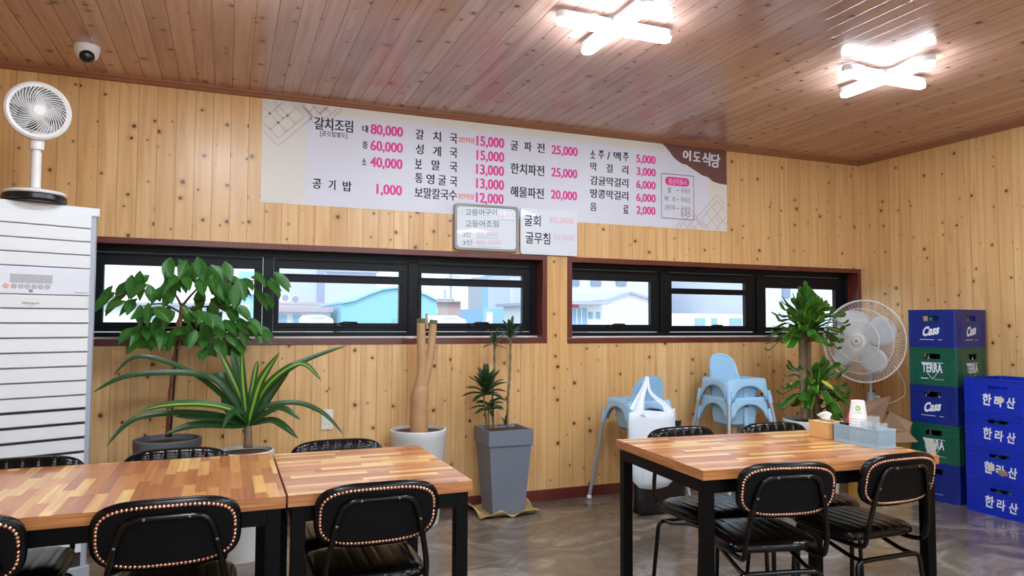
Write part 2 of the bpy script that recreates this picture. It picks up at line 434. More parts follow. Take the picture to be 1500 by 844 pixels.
# ------------------------------------------------------------------ lettering
TXT = {}
def glyphs(s, bold=0.0):
    key = (s, bold)
    if key in TXT: return TXT[key]
    cu = bpy.data.curves.new('lettering', 'FONT'); cu.body = s; cu.size = 1.0; cu.offset = bold; cu.resolution_u = 3; cu.fill_mode = 'FRONT'
    o = bpy.data.objects.new('lettering', cu); COL.objects.link(o)
    dg = bpy.context.evaluated_depsgraph_get(); dg.update()
    me = o.evaluated_get(dg).to_mesh()
    vs = [(v.co.x, v.co.y) for v in me.vertices]; fs = [tuple(p.vertices) for p in me.polygons]
    o.evaluated_get(dg).to_mesh_clear(); bpy.data.objects.remove(o); bpy.data.curves.remove(cu)
    if not vs: vs = [(0, 0), (1, 0), (1, 1)]; fs = [(0, 1, 2)]
    x0 = min(v[0] for v in vs); x1 = max(v[0] for v in vs); y0 = min(v[1] for v in vs); y1 = max(v[1] for v in vs)
    vs = [((x - x0) / max(1e-6, x1 - x0), (y - y0) / max(1e-6, y1 - y0)) for x, y in vs]
    TXT[key] = (vs, fs); return TXT[key]
def write(mb, s, o, U, V, bold=0.0, shear=0.0):
    """set string s into the parallelogram with corner o and sides U (along) and V (up)"""
    vs, fs = glyphs(s, bold); o = Vector(o); U = Vector(U); V = Vector(V)
    mb.add([o + U * (x + shear * (y - .5)) + V * y for x, y in vs], fs); return mb

# ================================================================== ROOM
CEIL = 2.772; WY = 4.82; WX = 5.33; LX = -2.4; FY = -2.6
b = MB(); b.box(LX - .2, WX + .2, FY - .2, WY + .2, -.12, 0)
struct(b.build('floor', 'floor'), 'polished grey-brown marbled concrete floor under the tables', 'floor')
b = MB(); b.box(LX - .2, WX + .2, FY - .2, WY + .2, CEIL, CEIL + .12)
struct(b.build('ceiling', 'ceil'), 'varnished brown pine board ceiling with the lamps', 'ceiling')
W1 = (-.86, 2.203, 1.147, 1.797); W2 = (2.372, 5.322, 1.143, 1.793)
b = MB(); Y0, Y1 = WY, WY + .2
b.box(LX - .2, WX + .2, Y0, Y1, 0, 1.143); b.box(LX - .2, WX + .2, Y0, Y1, 1.797, CEIL)
b.box(LX - .2, W1[0], Y0, Y1, 1.143, 1.797); b.box(W1[1], W2[0], Y0, Y1, 1.143, 1.797); b.box(W2[1], WX + .2, Y0, Y1, 1.143, 1.797)
b.box(W1[0], W1[1], Y0, Y1, 1.143, 1.147); b.box(W2[0], W2[1], Y0, Y1, 1.793, 1.797)
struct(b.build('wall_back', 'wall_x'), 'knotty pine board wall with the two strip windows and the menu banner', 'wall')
b = MB(); b.box(WX, WX + .2, FY - .2, WY, 0, CEIL)
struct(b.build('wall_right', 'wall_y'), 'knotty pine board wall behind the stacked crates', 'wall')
b = MB(); b.box(LX - .2, LX, FY - .2, WY, 0, CEIL)
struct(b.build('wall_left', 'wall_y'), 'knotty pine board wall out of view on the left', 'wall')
b = MB(); b.box(LX, WX, FY - .2, FY, 2.3, CEIL); b.box(LX, -.6, FY - .2, FY, 0, 2.3); b.box(3.8, WX, FY - .2, FY, 0, 2.3); b.box(-.6, 3.8, FY - .2, FY, 0, .1)
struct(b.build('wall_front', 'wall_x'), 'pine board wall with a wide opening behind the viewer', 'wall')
def base_h(z): return z
b = MB(); b.box(LX, WX, WY - .014, WY, 0, .078); struct(b.build('baseboard_back', 'redwood', bevel=.003), 'dark red baseboard along the window wall', 'baseboard')
b = MB(); b.box(WX - .014, WX, FY, WY - .014, 0, .078); struct(b.build('baseboard_right', 'redwood', bevel=.003), 'dark red baseboard behind the crates', 'baseboard')
def cove(name, a, bb, nrm, label):
    a = Vector(a); bb = Vector(bb); n = Vector(nrm)
    prof = [(0, 0), (.034, 0), (.030, -.010), (.020, -.018), (.013, -.030), (0, -.036)]
    q = MB(); q.prism([a + n * x + Vector((0, 0, z)) for x, z in prof], bb - a)
    struct(q.build(name, 'cove'), label, 'trim')
cove('trim_1', (LX, WY, CEIL), (WX, WY, CEIL), (0, -1, 0), 'brown cove strip where window wall meets ceiling')
cove('trim_2', (WX, WY - .034, CEIL), (WX, FY, CEIL), (-1, 0, 0), 'brown cove strip above the wall behind the crates')

def window(name, W, units, mulls, bars, label):
    x0, x1, z0, z1 = W
    root = bpy.data.objects.new(name, None); COL.objects.link(root); root.location = (x0, WY, z0)
    struct(root, label, 'window')
    def P(nm, mb, mat, **k):
        mb.v = [(a - x0, y - WY, z - z0) for a, y, z in mb.v]; return mb.build(nm, mat, root, **k)
    ix0, ix1, iz0, iz1 = x0 + .038, x1 - .036, z0 + .04, z1 - .038
    c = MB(); ya, yb = WY - .008, WY + .145
    c.box(x0, x1, ya, yb, z0, iz0); c.box(x0, x1, ya, yb, iz1, z1); c.box(x0, ix0, ya, yb, iz0, iz1); c.box(ix1, x1, ya, yb, iz0, iz1)
    P('casing', c, 'redwood', bevel=.002)
    s = MB(); s.box(ix0, ix1, WY + .09, WY + .112, iz0, iz0 + .012); P('sealant_strip', s, 'seal')
    f = MB(); ya, yb = WY + .112, WY + .175
    f.box(ix0, ix1, ya, yb, iz0 + .0, iz0 + .04); f.box(ix0, ix1, ya, yb, iz1 - .04, iz1)
    f.box(ix0, ix0 + .035, ya, yb, iz0 + .04, iz1 - .04); f.box(ix1 - .035, ix1, ya, yb, iz0 + .04, iz1 - .04)
    for a, bb in mulls: f.box(a, bb, ya, yb, iz0 + .04, iz1 - .04)
    P('frame', f, 'black_alu', bevel=.0025)
    edges = [ix0 + .035] + [e for mm in mulls for e in mm] + [ix1 - .035]
    for k, (ga, gb, gz0, gz1) in enumerate(units):
        ea, eb = edges[2 * k], edges[2 * k + 1]
        q = MB(); ya, yb = WY + .125, WY + .165
        q.box(ea + .003, eb - .003, ya, yb, iz0 + .043, gz0); q.box(ea + .003, eb - .003, ya, yb, gz1, iz1 - .043)
        q.box(ea + .003, ga, ya, yb, gz0, gz1); q.box(gb, eb - .003, ya, yb, gz0, gz1)
        # stepped inner bead lines
        q.box(ea + .003, eb - .003, ya - .008, ya, iz1 - .058, iz1 - .046); q.box(ea + .003, eb - .003, ya - .006, ya, gz0 - .03, gz0 - .02)
        P('sash', q, 'black_alu', bevel=.002)
        g = MB(); g.box(ga, gb, WY + .142, WY + .148, gz0, gz1); P('pane', g, 'pane')
        if bars[k]:
            r_ = MB(); r_.box(ga - .02, gb + .015, WY + .118, WY + .150, bars[k][0], bars[k][1]); r_.box(ga - .02, gb + .015, WY + .112, WY + .118, bars[k][1] - .012, bars[k][1])
            P('rail', r_, 'black_alu', bevel=.002)
        h = MB(); cxx = (ga + gb) / 2 + .02
        h.box(cxx - .05, cxx - .02, WY + .10, WY + .126, gz0 - .022, gz0 - .002); h.tube([(cxx - .04, WY + .105, gz0 - .008), (cxx, WY + .098, gz0 + .006), (cxx + .09, WY + .10, gz0 + .004)], .006, 6)
        P('latch', h, 'black_plastic')
    return root
window('window_1', W1, [(-.70, .161, 1.288, 1.640), (.317, 1.121, 1.288, 1.650), (1.282, 2.060, 1.290, 1.646)],
       [(.216, .280), (1.183, 1.252)], [None, (1.560, 1.614), (1.558, 1.612)], 'long black three-pane strip window with red timber casing above the potted plants')
window('window_2', W2, [(2.451, 3.185, 1.283, 1.630), (3.386, 4.135, 1.276, 1.642), (4.354, 5.152, 1.266, 1.608)],
       [(3.270, 3.355), (4.246, 4.335)], [None, (1.538, 1.584), None], 'long black three-pane strip window with red timber casing nearer the corner')
# ================================================================== MENU BANNER
SX0, SX1, SZ0, SZ1 = .184, 3.846, 2.060, 2.736
sign = thing('menu_banner', 'wide cream menu banner with black dish names and magenta prices under the ceiling', 'banner', (SX0, WY, SZ0))
def sp(mb): mb.v = [(x - SX0, y - WY, z - SZ0) for x, y, z in mb.v]; return mb
b = MB(); b.box(SX0, SX1, WY - .004, WY - .0006, SZ0, SZ1); sp(b).build('backing', 'pvc', sign)
def wpt(px, py, d): return onY(px, py, WY - d)
b = MB(); pa = wpt(440, 150, .005); pb_ = wpt(1031, 330, .005)
b.box(.455, 3.66, WY - .0046, WY - .004, SZ0 + .005, SZ1 - .06); sp(b).build('inner_panel', 'pvc_in', sign)
SM = MB()
def wl(mb, s, cx, cy, k, x0, x1, yc, h, bold=.012, d=.0052, shear=0, fat=0.0):
    """banner text: crop frame (cx, cy, k), left, right, middle, height in crop pixels"""
    a = onY(cx + x0 * k, cy + yc * k, WY); q = onY(cx + x1 * k, cy + yc * k, WY)
    mid = (x0 + x1) / 2
    t_ = onY(cx + mid * k, cy + (yc - h / 2) * k, WY).z; u_ = onY(cx + mid * k, cy + (yc + h / 2) * k, WY).z
    for e_ in ((0,) if not fat else (-fat, fat)):
        write(mb, s, (a.x + e_, WY - d - .0001 * (e_ > 0), u_), (q.x - a.x, 0, 0), (0, 0, t_ - u_), bold, shear)
A = (380, 120, .25333); B = (720, 160, .25333)
def words(name, mat, frame, items, bold, fat=0.0):
    mb = MB()
    for s, x0, x1, y, h in items: wl(mb, s, *frame, x0, x1, y, h, bold, fat=fat)
    return sp(mb).build(name, mat, sign)
for fr_, items in ((A, [('갈치조림', 318, 540, 250, 72)]), (A, [('공', 308, 357, 590, 58), ('기', 400, 438, 597, 58), ('밥', 482, 532, 605, 58)]), (A, [('갈', 903, 950, 305, 58), ('치', 1003, 1048, 317, 58), ('국', 1100, 1143, 328, 58)]),
        (A, [('성', 903, 948, 390, 58), ('게', 1003, 1048, 402, 58), ('국', 1100, 1143, 411, 58)]), (A, [('보', 900, 937, 475, 58), ('말', 995, 1043, 483, 58), ('국', 1100, 1143, 493, 58)]),
        (A, [('통', 900, 943, 557, 58), ('영', 965, 1010, 563, 58), ('굴', 1033, 1077, 570, 58), ('국', 1100, 1143, 577, 58)]), (A, [('보말칼국수', 897, 1140, 648, 62)]),
        (B, [('굴', 110, 152, 212, 55), ('파', 188, 230, 217, 55), ('전', 262, 305, 225, 55)]), (B, [('한치파전', 110, 303, 350, 62)]), (B, [('해물파전', 108, 300, 483, 62)]),
        (B, [('소', 570, 597, 262, 50), ('주', 617, 648, 264, 50), ('/', 668, 683, 270, 45), ('맥', 704, 745, 273, 50), ('주', 760, 790, 277, 50)]), (B, [('막', 570, 607, 333, 50), ('걸', 663, 698, 343, 50), ('리', 755, 788, 352, 50)]),
        (B, [('감귤막걸리', 570, 788, 420, 52)]), (B, [('땅콩막걸리', 570, 788, 495, 52)]), (B, [('음', 570, 605, 565, 48), ('료', 760, 790, 580, 48)])):
    words('dish_lettering', 'ink', fr_, items, .010, .0016)
words('rice_note', 'ink', A, [('[공깃밥별도]', 350, 507, 307, 36)], .012)
for it in (('대', 595, 627, 273, 42), ('중', 595, 625, 367, 42), ('소', 592, 617, 463, 38)): words('size_lettering', 'ink', A, [it], .011, .0015)
for fr_, h, its in ((A, 68, (('80,000', 643, 828, 287), ('60,000', 642, 827, 380), ('40,000', 640, 825, 475), ('1,000', 677, 822, 629), ('15,000', 1255, 1413, 353), ('15,000', 1255, 1413, 435), ('13,000', 1253, 1412, 516), ('13,000', 1253, 1412, 597), ('12,000', 1252, 1410, 679))),
        (B, 60, (('25,000', 347, 495, 245), ('25,000', 345, 493, 374), ('20,000', 343, 492, 502))), (B, 54, (('5,000', 836, 945, 294), ('3,000', 838, 947, 367), ('6,000', 836, 946, 442), ('6,000', 836, 946, 517), ('2,000', 837, 945, 590)))):
    for s_, x0, x1, y in its: words('price_lettering', 'magenta', fr_, [(s_, x0, x1, y, h)], .014, .0022)
for y, xa, xb in ((337, 1152, 1243), (663, 1148, 1240)): words('serving_note', 'orange_ink', A, [('2인이상', xa, xb, y, 34)], .012, .001)
for s, x0, x1, y in (('쌀', 1015, 1037, 468), ('-', 1068, 1079, 471), ('국내산', 1092, 1147, 474), ('배', 999, 1018, 517), ('추', 1044, 1060, 522), ('-', 1068, 1079, 523), ('국내산', 1092, 1147, 525), ('고춧가루', 998, 1060, 570), ('-', 1068, 1079, 575), ('국내산', 1092, 1147, 577), ('중국산', 1092, 1147, 607)):
    wl(SM, s, *B, x0, x1, y, 32 if s != '-' else 4, .0)
def strip(mb, pts, wd, d):
    for p, q in zip(pts, pts[1:]):
        p = Vector(p); q = Vector(q); t_ = (q - p).normalized(); n = Vector((-t_.z, 0, t_.x)) * wd / 2
        mb.ngon([(p.x - n.x, WY - d, p.z - n.z), (q.x - n.x, WY - d, q.z - n.z), (q.x + n.x, WY - d, q.z + n.z), (p.x + n.x, WY - d, p.z + n.z)])
c4 = [wpt(720 + x * .25333, 160 + y * .25333, 0) for x, y in ((980, 372), (1166, 388), (1167, 640), (980, 630))]
bx0, bx1 = c4[0].x, c4[1].x; bz1, bz0 = (c4[0].z + c4[1].z) / 2, (c4[2].z + c4[3].z) / 2
strip(SM, [(bx0, 0, bz0), (bx1, 0, bz0)], .005, .0052); strip(SM, [(bx0, 0, bz1), (bx1, 0, bz1)], .005, .0052)
strip(SM, [(bx0, 0, bz0), (bx0, 0, bz1)], .005, .0052); strip(SM, [(bx1, 0, bz0), (bx1, 0, bz1)], .005, .0052)
sp(SM).build('origin_box', 'dark_print', sign)
pc = [wpt(720 + x * .25333, 160 + 420 * .25333, 0) for x in (1002, 1142)]; pz = (pc[0].z + pc[1].z) / 2; ph = .035
b = MB(); b.ngon([(pc[0].x + ph + math.cos(a) * ph, WY - .0052, pz + math.sin(a) * ph) for a in [R(90 + 15 * k) for k in range(13)]] + [(pc[1].x - ph + math.cos(a) * ph, WY - .0052, pz + math.sin(a) * ph) for a in [R(-90 + 15 * k) for k in range(13)]])
pill = sp(b).build('origin_heading', 'magenta', sign)
b = MB(); wl(b, '원산지표시', *B, 1022, 1124, 421, 34, .0, .0058); sp(b).build('heading_lettering', 'print_white', pill)
# brown corner with torn edge and brush lettering
edge = [(985, 196), (1010, 225), (1025, 243), (1050, 278), (1075, 300), (1100, 317), (1125, 322), (1150, 340), (1185, 362), (1215, 383), (1245, 392), (1280, 420), (1310, 430), (1352, 438)]
pts = [wpt(720 + x * .25333, 160 + y * .25333, 0) for x, y in edge]
poly = [(min(max(p.x, SX0), SX1), WY - .0052, min(p.z, SZ1)) for p in pts]
poly[0] = (poly[0][0], WY - .0052, SZ1); poly[-1] = (SX1, WY - .0052, poly[-1][2]); poly.append((SX1, WY - .0052, SZ1))
b = MB(); b.ngon(poly); cr = sp(b).build('brown_corner', 'brown_ink', sign)
for s, x0, x1, y, h in (('어', 1105, 1150, 268, 62), ('도', 1165, 1205, 276, 56), ('식', 1216, 1262, 290, 78), ('당', 1268, 1318, 300, 80)):
    b = MB(); wl(b, s, *B, x0, x1, y, h, .018, .0058, .05, .003); sp(b).build('name_lettering', 'print_white', cr)
# lattice corner prints
def lattice(cx, cz, half, d=.005):
    LT = MB()
    fr = [.0, .28, .5, .72, 1.0]
    def g(i, j): # rotated 45 grid point
        a = (i - .5) * 2 * half; c = (j - .5) * 2 * half
        return (cx + (a - c) * .7071, 0, cz + (a + c) * .7071)
    segs = []
    for k in (0, 1): segs += [((k, 0), (k, 1)), ((0, k), (1, k))]
    for k in (.12, .88): segs += [((k, .12), (k, .88)), ((.12, k), (.88, k))]
    segs += [((.36, .12), (.36, .62)), ((.62, .36), (.62, .88)), ((.12, .62), (.62, .62)), ((.36, .36), (.88, .36)), ((.12, .36), (.36, .36)), ((.62, .62), (.88, .62)), ((.36, .62), (.36, .88)), ((.62, .12), (.62, .36)), ((.5, .36), (.5, .62))]
    for p, q in segs:
        P_, Q_ = Vector(g(*p)), Vector(g(*q)); n_ = 12
        run = [P_.lerp(Q_, t_ / n_) for t_ in range(n_ + 1)]
        for u_, v_ in zip(run, run[1:]):
            if all(SX0 + .004 < e.x < SX1 - .004 and SZ0 + .004 < e.z < SZ1 - .004 for e in (u_, v_)): strip(LT, [u_, v_], .011, d)
    sp(LT).build('lattice_print', 'lattice', sign)
lattice(SX0 + .10, SZ1 - .09, .15); lattice(SX0 + .36, SZ1 - .02, .10); lattice(SX1 - .10, SZ0 + .09, .15); lattice(SX1 - .36, SZ0 + .02, .10)

# ------------------------------------------------------------------ two small whiteboards over the banner edge
K = (640, 290, .146667)
def whiteboard(name, label, corners, frame, YB):
    P = [onY(K[0] + x * K[2], K[1] + y * K[2], YB) for x, y in corners]     # tl tr br bl
    x0 = (P[0].x + P[3].x) / 2; x1 = (P[1].x + P[2].x) / 2; z1 = (P[0].z + P[1].z) / 2; z0 = (P[2].z + P[3].z) / 2
    t_ = thing(name, label, 'whiteboard', (x0, YB, z0)); wd, ht = x1 - x0, z1 - z0
    def rr(i, r, y, n=6):
        out = []
        for cx_, cz_, a0 in ((wd - i - r, ht - i - r, 0), (i + r, ht - i - r, 90), (i + r, i + r, 180), (wd - i - r, i + r, 270)):
            out += [Vector((cx_ + r * math.cos(R(a0 + 90 * k / n)), y, cz_ + r * math.sin(R(a0 + 90 * k / n)))) for k in range(n + 1)]
        return out
    if frame:
        q = MB(); q.prism(rr(.004, .02, .001), (0, .012, 0)); q.build('board', 'wb', t_)
        q = MB(); o1 = rr(0, .026, 0); i1 = rr(.018, .012, 0); d = Vector((0, .016, 0)); n = len(o1); f0 = Vector((0, -.006, 0))
        vs = [p + f0 for p in o1] + [p + f0 for p in i1] + [p + d for p in o1] + [p + d for p in i1]
        fs = []
        for k in range(n):
            k2 = (k + 1) % n
            fs += [(k2, k, n + k, n + k2), (k, k2, 2 * n + k2, 2 * n + k), (n + k2, n + k, 3 * n + k, 3 * n + k2), (2 * n + k, 2 * n + k2, 3 * n + k2, 3 * n + k)]
        q.add(vs, fs); q.build('frame', 'wb_frame', t_, bevel=.002)
        for cx_, cz_ in ((0, 0), (1, 0), (0, 1), (1, 1)):
            q = MB(); ex = .034; ox = 0 if cx_ == 0 else wd; oz = 0 if cz_ == 0 else ht; sx = 1 if cx_ == 0 else -1; sz = 1 if cz_ == 0 else -1
            q.prism([(ox + sx * .006, -.0075, oz + sz * ex), (ox + sx * .006, -.0075, oz + sz * .014), (ox + sx * .014, -.0075, oz + sz * .006), (ox + sx * ex, -.0075, oz + sz * .006), (ox + sx * ex, -.0075, oz + sz * .02), (ox + sx * .02, -.0075, oz + sz * ex)], (0, .004, 0))
            q.build('corner_cap', 'wb_frame', t_)
    else:
        q = MB(); q.prism(rr(0, .02, 0), (0, .008, 0)); q.build('board', 'wb', t_, bevel=.002)
    def wt(s, x0_, x1_, yc, h, bold=0.0, shear=0.0, mb=None):
        mb = mb or MB(); a = onY(K[0] + x0_ * K[2], K[1] + yc * K[2], YB); c = onY(K[0] + x1_ * K[2], K[1] + yc * K[2], YB)
        hz = onY(K[0] + (x0_ + x1_) / 2 * K[2], K[1] + (yc - h / 2) * K[2], YB).z - onY(K[0] + (x0_ + x1_) / 2 * K[2], K[1] + (yc + h / 2) * K[2], YB).z
        mz = (a.z + c.z) / 2
        write(mb, s, (a.x - x0, -.001, mz - hz / 2 - z0), (c.x - a.x, 0, c.z - a.z if frame else 0), (0, 0, hz), bold, shear); return mb
    def ul(mb, x0_, x1_, yc):
        a = onY(K[0] + x0_ * K[2], K[1] + yc * K[2], YB); c = onY(K[0] + x1_ * K[2], K[1] + yc * K[2], YB); mz = (a.z + c.z) / 2 - z0
        mb.ngon([(a.x - x0, -.001, mz - .0012), (c.x - x0, -.001, mz - .0012), (c.x - x0, -.001, mz + .0012), (a.x - x0, -.001, mz + .0012)])
    return t_, wt, ul
t_, wt, ul = whiteboard('whiteboard', 'grey-framed whiteboard with four handwritten lines hung over the banner edge', ((175, 45), (822, 95), (805, 545), (175, 515)), True, WY - .03)
for a_ in (('· 고등어구이', 245, 600, 155, 66), ('고등어조림', 282, 615, 268, 70), ('2인', 260, 335, 365, 52), ('3인', 258, 352, 448, 52)): wt(*a_).build('handwriting', 'marker', t_)
for a_ in (('15,000', 620, 785, 178, 52), ('20,000', 395, 610, 372, 48), ('40,000', 385, 645, 456, 48)): wt(*a_).build('handwritten_price', 'pink_marker', t_)
for a_ in ((618, 785, 221), (395, 610, 402), (405, 640, 492)): q = MB(); ul(q, *a_); q.build('underline', 'blue_marker', t_)
t_, wt, ul = whiteboard('whiteboard', 'frameless white panel with two bold handwritten dishes beside the grey-framed board', ((830, 100), (1405, 130), (1400, 578), (840, 565)), False, WY - .022)
for a_ in (('굴회', 872, 1035, 228, 112, .012), ('굴무침', 885, 1130, 402, 118, .012)): wt(*a_).build('handwriting', 'marker_black', t_)
for a_ in (('30,000', 1115, 1362, 228, 66), ('30,000', 1158, 1372, 402, 60)): wt(*a_).build('handwritten_price', 'pink_marker', t_)
# ================================================================== CEILING LAMPS, CAMERA, OUTLET
def lamp(x, y, label, group=None):
    t_ = thing('ceiling_lamp', label, 'ceiling lamp', (x, y, CEIL), 0, group)
    L = .315; wd = .034
    def cap(h0, h1, w_, l_, along, mb):
        pts = []
        for s_, a0 in ((1, -90), (-1, 90)):
            for k in range(9):
                a = R(a0 + 180 * k / 8); p = (s_ * (l_ - w_) + w_ * math.cos(a), w_ * math.sin(a))
                pts.append((p[0], p[1], h0) if along else (-p[1], p[0], h0))
        mb.prism(pts, (0, 0, h1 - h0))
    for along in (True, False):
        q = MB(); e = 0 if along else .0006
        cap(-.050 - e, -.016 + e, wd, L, along, q); q.build('housing', 'white_plastic', t_, bevel=.004)
        q = MB(); cap(-.072 - e, -.0505, wd - .003, L - .004, along, q); q.build('diffuser', 'led', t_, bevel=.008)
    q = MB(); q.lathe([(0, 0), (.05, 0), (.05, -.016), (0, -.016)], 20); q.build('ceiling_mount', 'white_plastic', t_)
    return t_
lamp(1.715, 2.965, 'lit cross-shaped lamp on the ceiling above the menu banner'); lamp(3.515, 2.985, 'lit cross-shaped lamp on the ceiling nearer the corner')
for x, y in ((-.08, 2.94), (-.08, 1.0), (1.70, 1.0), (3.48, 1.0), (-.08, -.95), (1.70, -.95), (3.48, -.95)):  # first is inferred from its ceiling glow; the rest are added for brightness
    lamp(x, y, 'unseen cross-shaped ceiling lamp helping to light the room', 'ceiling lamps outside the view')

p = onZ(128, 68, CEIL)
cc = thing('security_camera', 'white dome security camera on the ceiling boards above the tower fan', 'security camera', (p.x, p.y, CEIL))
q = MB(); q.lathe([(0, 0), (.062, 0), (.064, -.012), (.056, -.045), (.048, -.062), (.030, -.072), (0, -.075)], 32); q.build('housing', 'white_plastic', cc, smooth='auto')
dv = (EYE - p); dv = Vector((dv.x, dv.y, dv.z * .9)).normalized()
q = MB(); zc_ = Vector((0, 0, -.052)) + dv * .012
rot = dv.to_track_quat('Z', 'Y').to_matrix().to_4x4(); rot.translation = zc_
q.lathe([(0, .052), (.014, .051), (.026, .044), (.035, .030), (.038, .015), (.038, -.012), (0, -.012)], 24, rot); ball = q.build('eyeball', 'black_plastic', cc, smooth=True)
q = MB(); q.lathe([(0, .054), (.012, .053), (.014, .050), (0, .048)], 16, rot); q.build('lens', 'lens', ball)

p = onY(479, 614.5, WY)
so = thing('wall_outlet', 'white double wall outlet on the pine boards below the long window', 'outlet', (p.x, WY, p.z))
q = MB(); q.box(-.038, .038, -.011, 0, -.066, .066); q.build('face_plate', 'outlet', so, bevel=.004)
for dz in (-.03, .03):
    q = MB(); q.lathe([(0, .0118), (.016, .0118), (.016, .0112), (.021, .0112), (.021, .0145), (.0235, .0145), (.0235, .010)], 20, Matrix.Translation((0, 0, dz)) @ Matrix.Rotation(R(90), 4, 'X')); s_ = q.build('socket', 'outlet', so)
    q = MB()
    for dx in (-.0095, .0095): q.lathe([(0, .0122), (.0028, .0122), (.0028, .011)], 8, Matrix.Translation((dx, 0, dz)) @ Matrix.Rotation(R(90), 4, 'X'))
    q.build('socket_holes', 'slot', s_)

# ================================================================== TABLES
def table(label, loc, rotz, Wd, Dp, mat, group=None, drawer=(.3, .6)):
    """origin at the near left corner on the floor; x along the width, y away"""
    t_ = thing('dining_table', label, 'table', loc, rotz, group); H = .75; th = .037; lg = .044; ins = .012
    q = MB(); q.box(0, Wd, 0, Dp, H - .0012, H); top_ = q.build('tabletop', mat, t_)
    q = MB(); q.box(0, Wd, 0, Dp, H - th, H - .0013); q.build('edge_band', 'edge', top_)
    q = MB(); a0, a1 = H - th - .052, H - th - .0005; L0 = ins + lg
    q.box(L0, Wd - L0, ins, ins + .03, a0, a1); q.box(L0, Wd - L0, Dp - ins - .03, Dp - ins, a0, a1)
    q.box(ins, ins + .03, L0, Dp - L0, a0, a1); q.box(Wd - ins - .03, Wd - ins, L0, Dp - L0, a0, a1); q.build('apron', 'black_metal', t_)
    for x in (ins, Wd - ins - lg):
        for y in (ins, Dp - ins - lg):
            q = MB(); q.box(x, x + lg, y, y + lg, 0, a1); q.build('leg', 'black_metal', t_, bevel=.002)
    if drawer:
        q = MB(); x0, x1 = drawer; y0, y1 = Dp - .30, Dp - .06; z0, z1 = a1 - .115, a1 - .002
        q.box(x0, x1, y0, y0 + .012, z0, z1); q.box(x0, x1, y1 - .012, y1, z0, z1); q.box(x0, x0 + .012, y0, y1, z0, z1); q.box(x1 - .012, x1, y0, y1, z0, z1); q.box(x0, x1, y0, y1, z0, z0 + .01)
        q.build('drawer', 'pale_wood', t_)
    return t_
TL = table('long wooden table on black legs at the left with crosswise strips', (-1.02, 2.372, 0), 0, 1.205, .785, 'board_y', drawer=(.94, 1.16))
TS = table('small square wooden table on black legs butted against the long one', (.192, 2.376, 0), 0, .613, .752, 'board_x', drawer=(.33, .54))
q = MB()
for y in (.09,): q.bar((.613 - .034, y, .66), (.613 - .034, y + .16, .50), .028, .028)
TR = table('wooden table with basket and tissue box by the crates', (1.660, 2.230, 0), R(-4.3), 1.135, .735, 'board_x', drawer=None)
for tt, wd, dp in ((TS, .613, .752),):
    for x in (.028, wd - .028):
        q = MB(); q.bar((x, dp - .05, .50), (x, dp - .22, .672), .028, .028, (1, 0, 0)); q.build('brace', 'black_metal', tt)

# ================================================================== CHAIRS
def pad_grid(wd, dp, nx=40, ny=24, e=4.5):
    pts = []
    for j in range(ny + 1):
        row = []
        for i in range(nx + 1):
            a = -1 + 2 * i / nx; c = -1 + 2 * j / ny
            # square -> superellipse
            m_ = max(abs(a), abs(c)); k = 1.0
            if m_ > 1e-6:
                den = (abs(a) ** e + abs(c) ** e) ** (1 / e); k = m_ / den
            row.append((a * k * wd / 2, c * k * dp / 2, m_))
        pts.append(row)
    return pts
def cushion(mb, wd, dp, top, bot, ribs, place, e=4.5, depth=.006, nx=56, ny=20):
    g = pad_grid(wd, dp, nx, ny, e); vs = []; pitch = wd / ribs; NX = nx + 1
    for side in (1, 0):
        for row in g:
            for x, y, m_ in row:
                prof = (1 - m_ ** 6) ** .5 if m_ < 1 else 0
                if side:
                    f = ((x + wd / 2) / pitch) % 1.0; ch = math.exp(-(min(f, 1 - f) / .09) ** 2)
                    z = top * (.25 + .75 * prof) - depth * ch * (.5 + .5 * prof)
                else: z = -bot * (.2 + .8 * prof)
                vs.append(place(x, y, z))
    fs = []; off = NX * (ny + 1)
    for j in range(ny):
        for i in range(nx):
            a = j * NX + i
            fs.append((a, a + 1, a + NX + 1, a + NX)); fs.append((off + a, off + a + NX, off + a + NX + 1, off + a + 1))
    rim = [i for i in range(nx)] + [j * NX + nx for j in range(ny)] + [ny * NX + nx - i for i in range(nx)] + [(ny - j) * NX for j in range(ny)]
    for k in range(len(rim)):
        a, c = rim[k], rim[(k + 1) % len(rim)]; fs.append((off + a, off + c, c, a))
    mb.add(vs, fs)
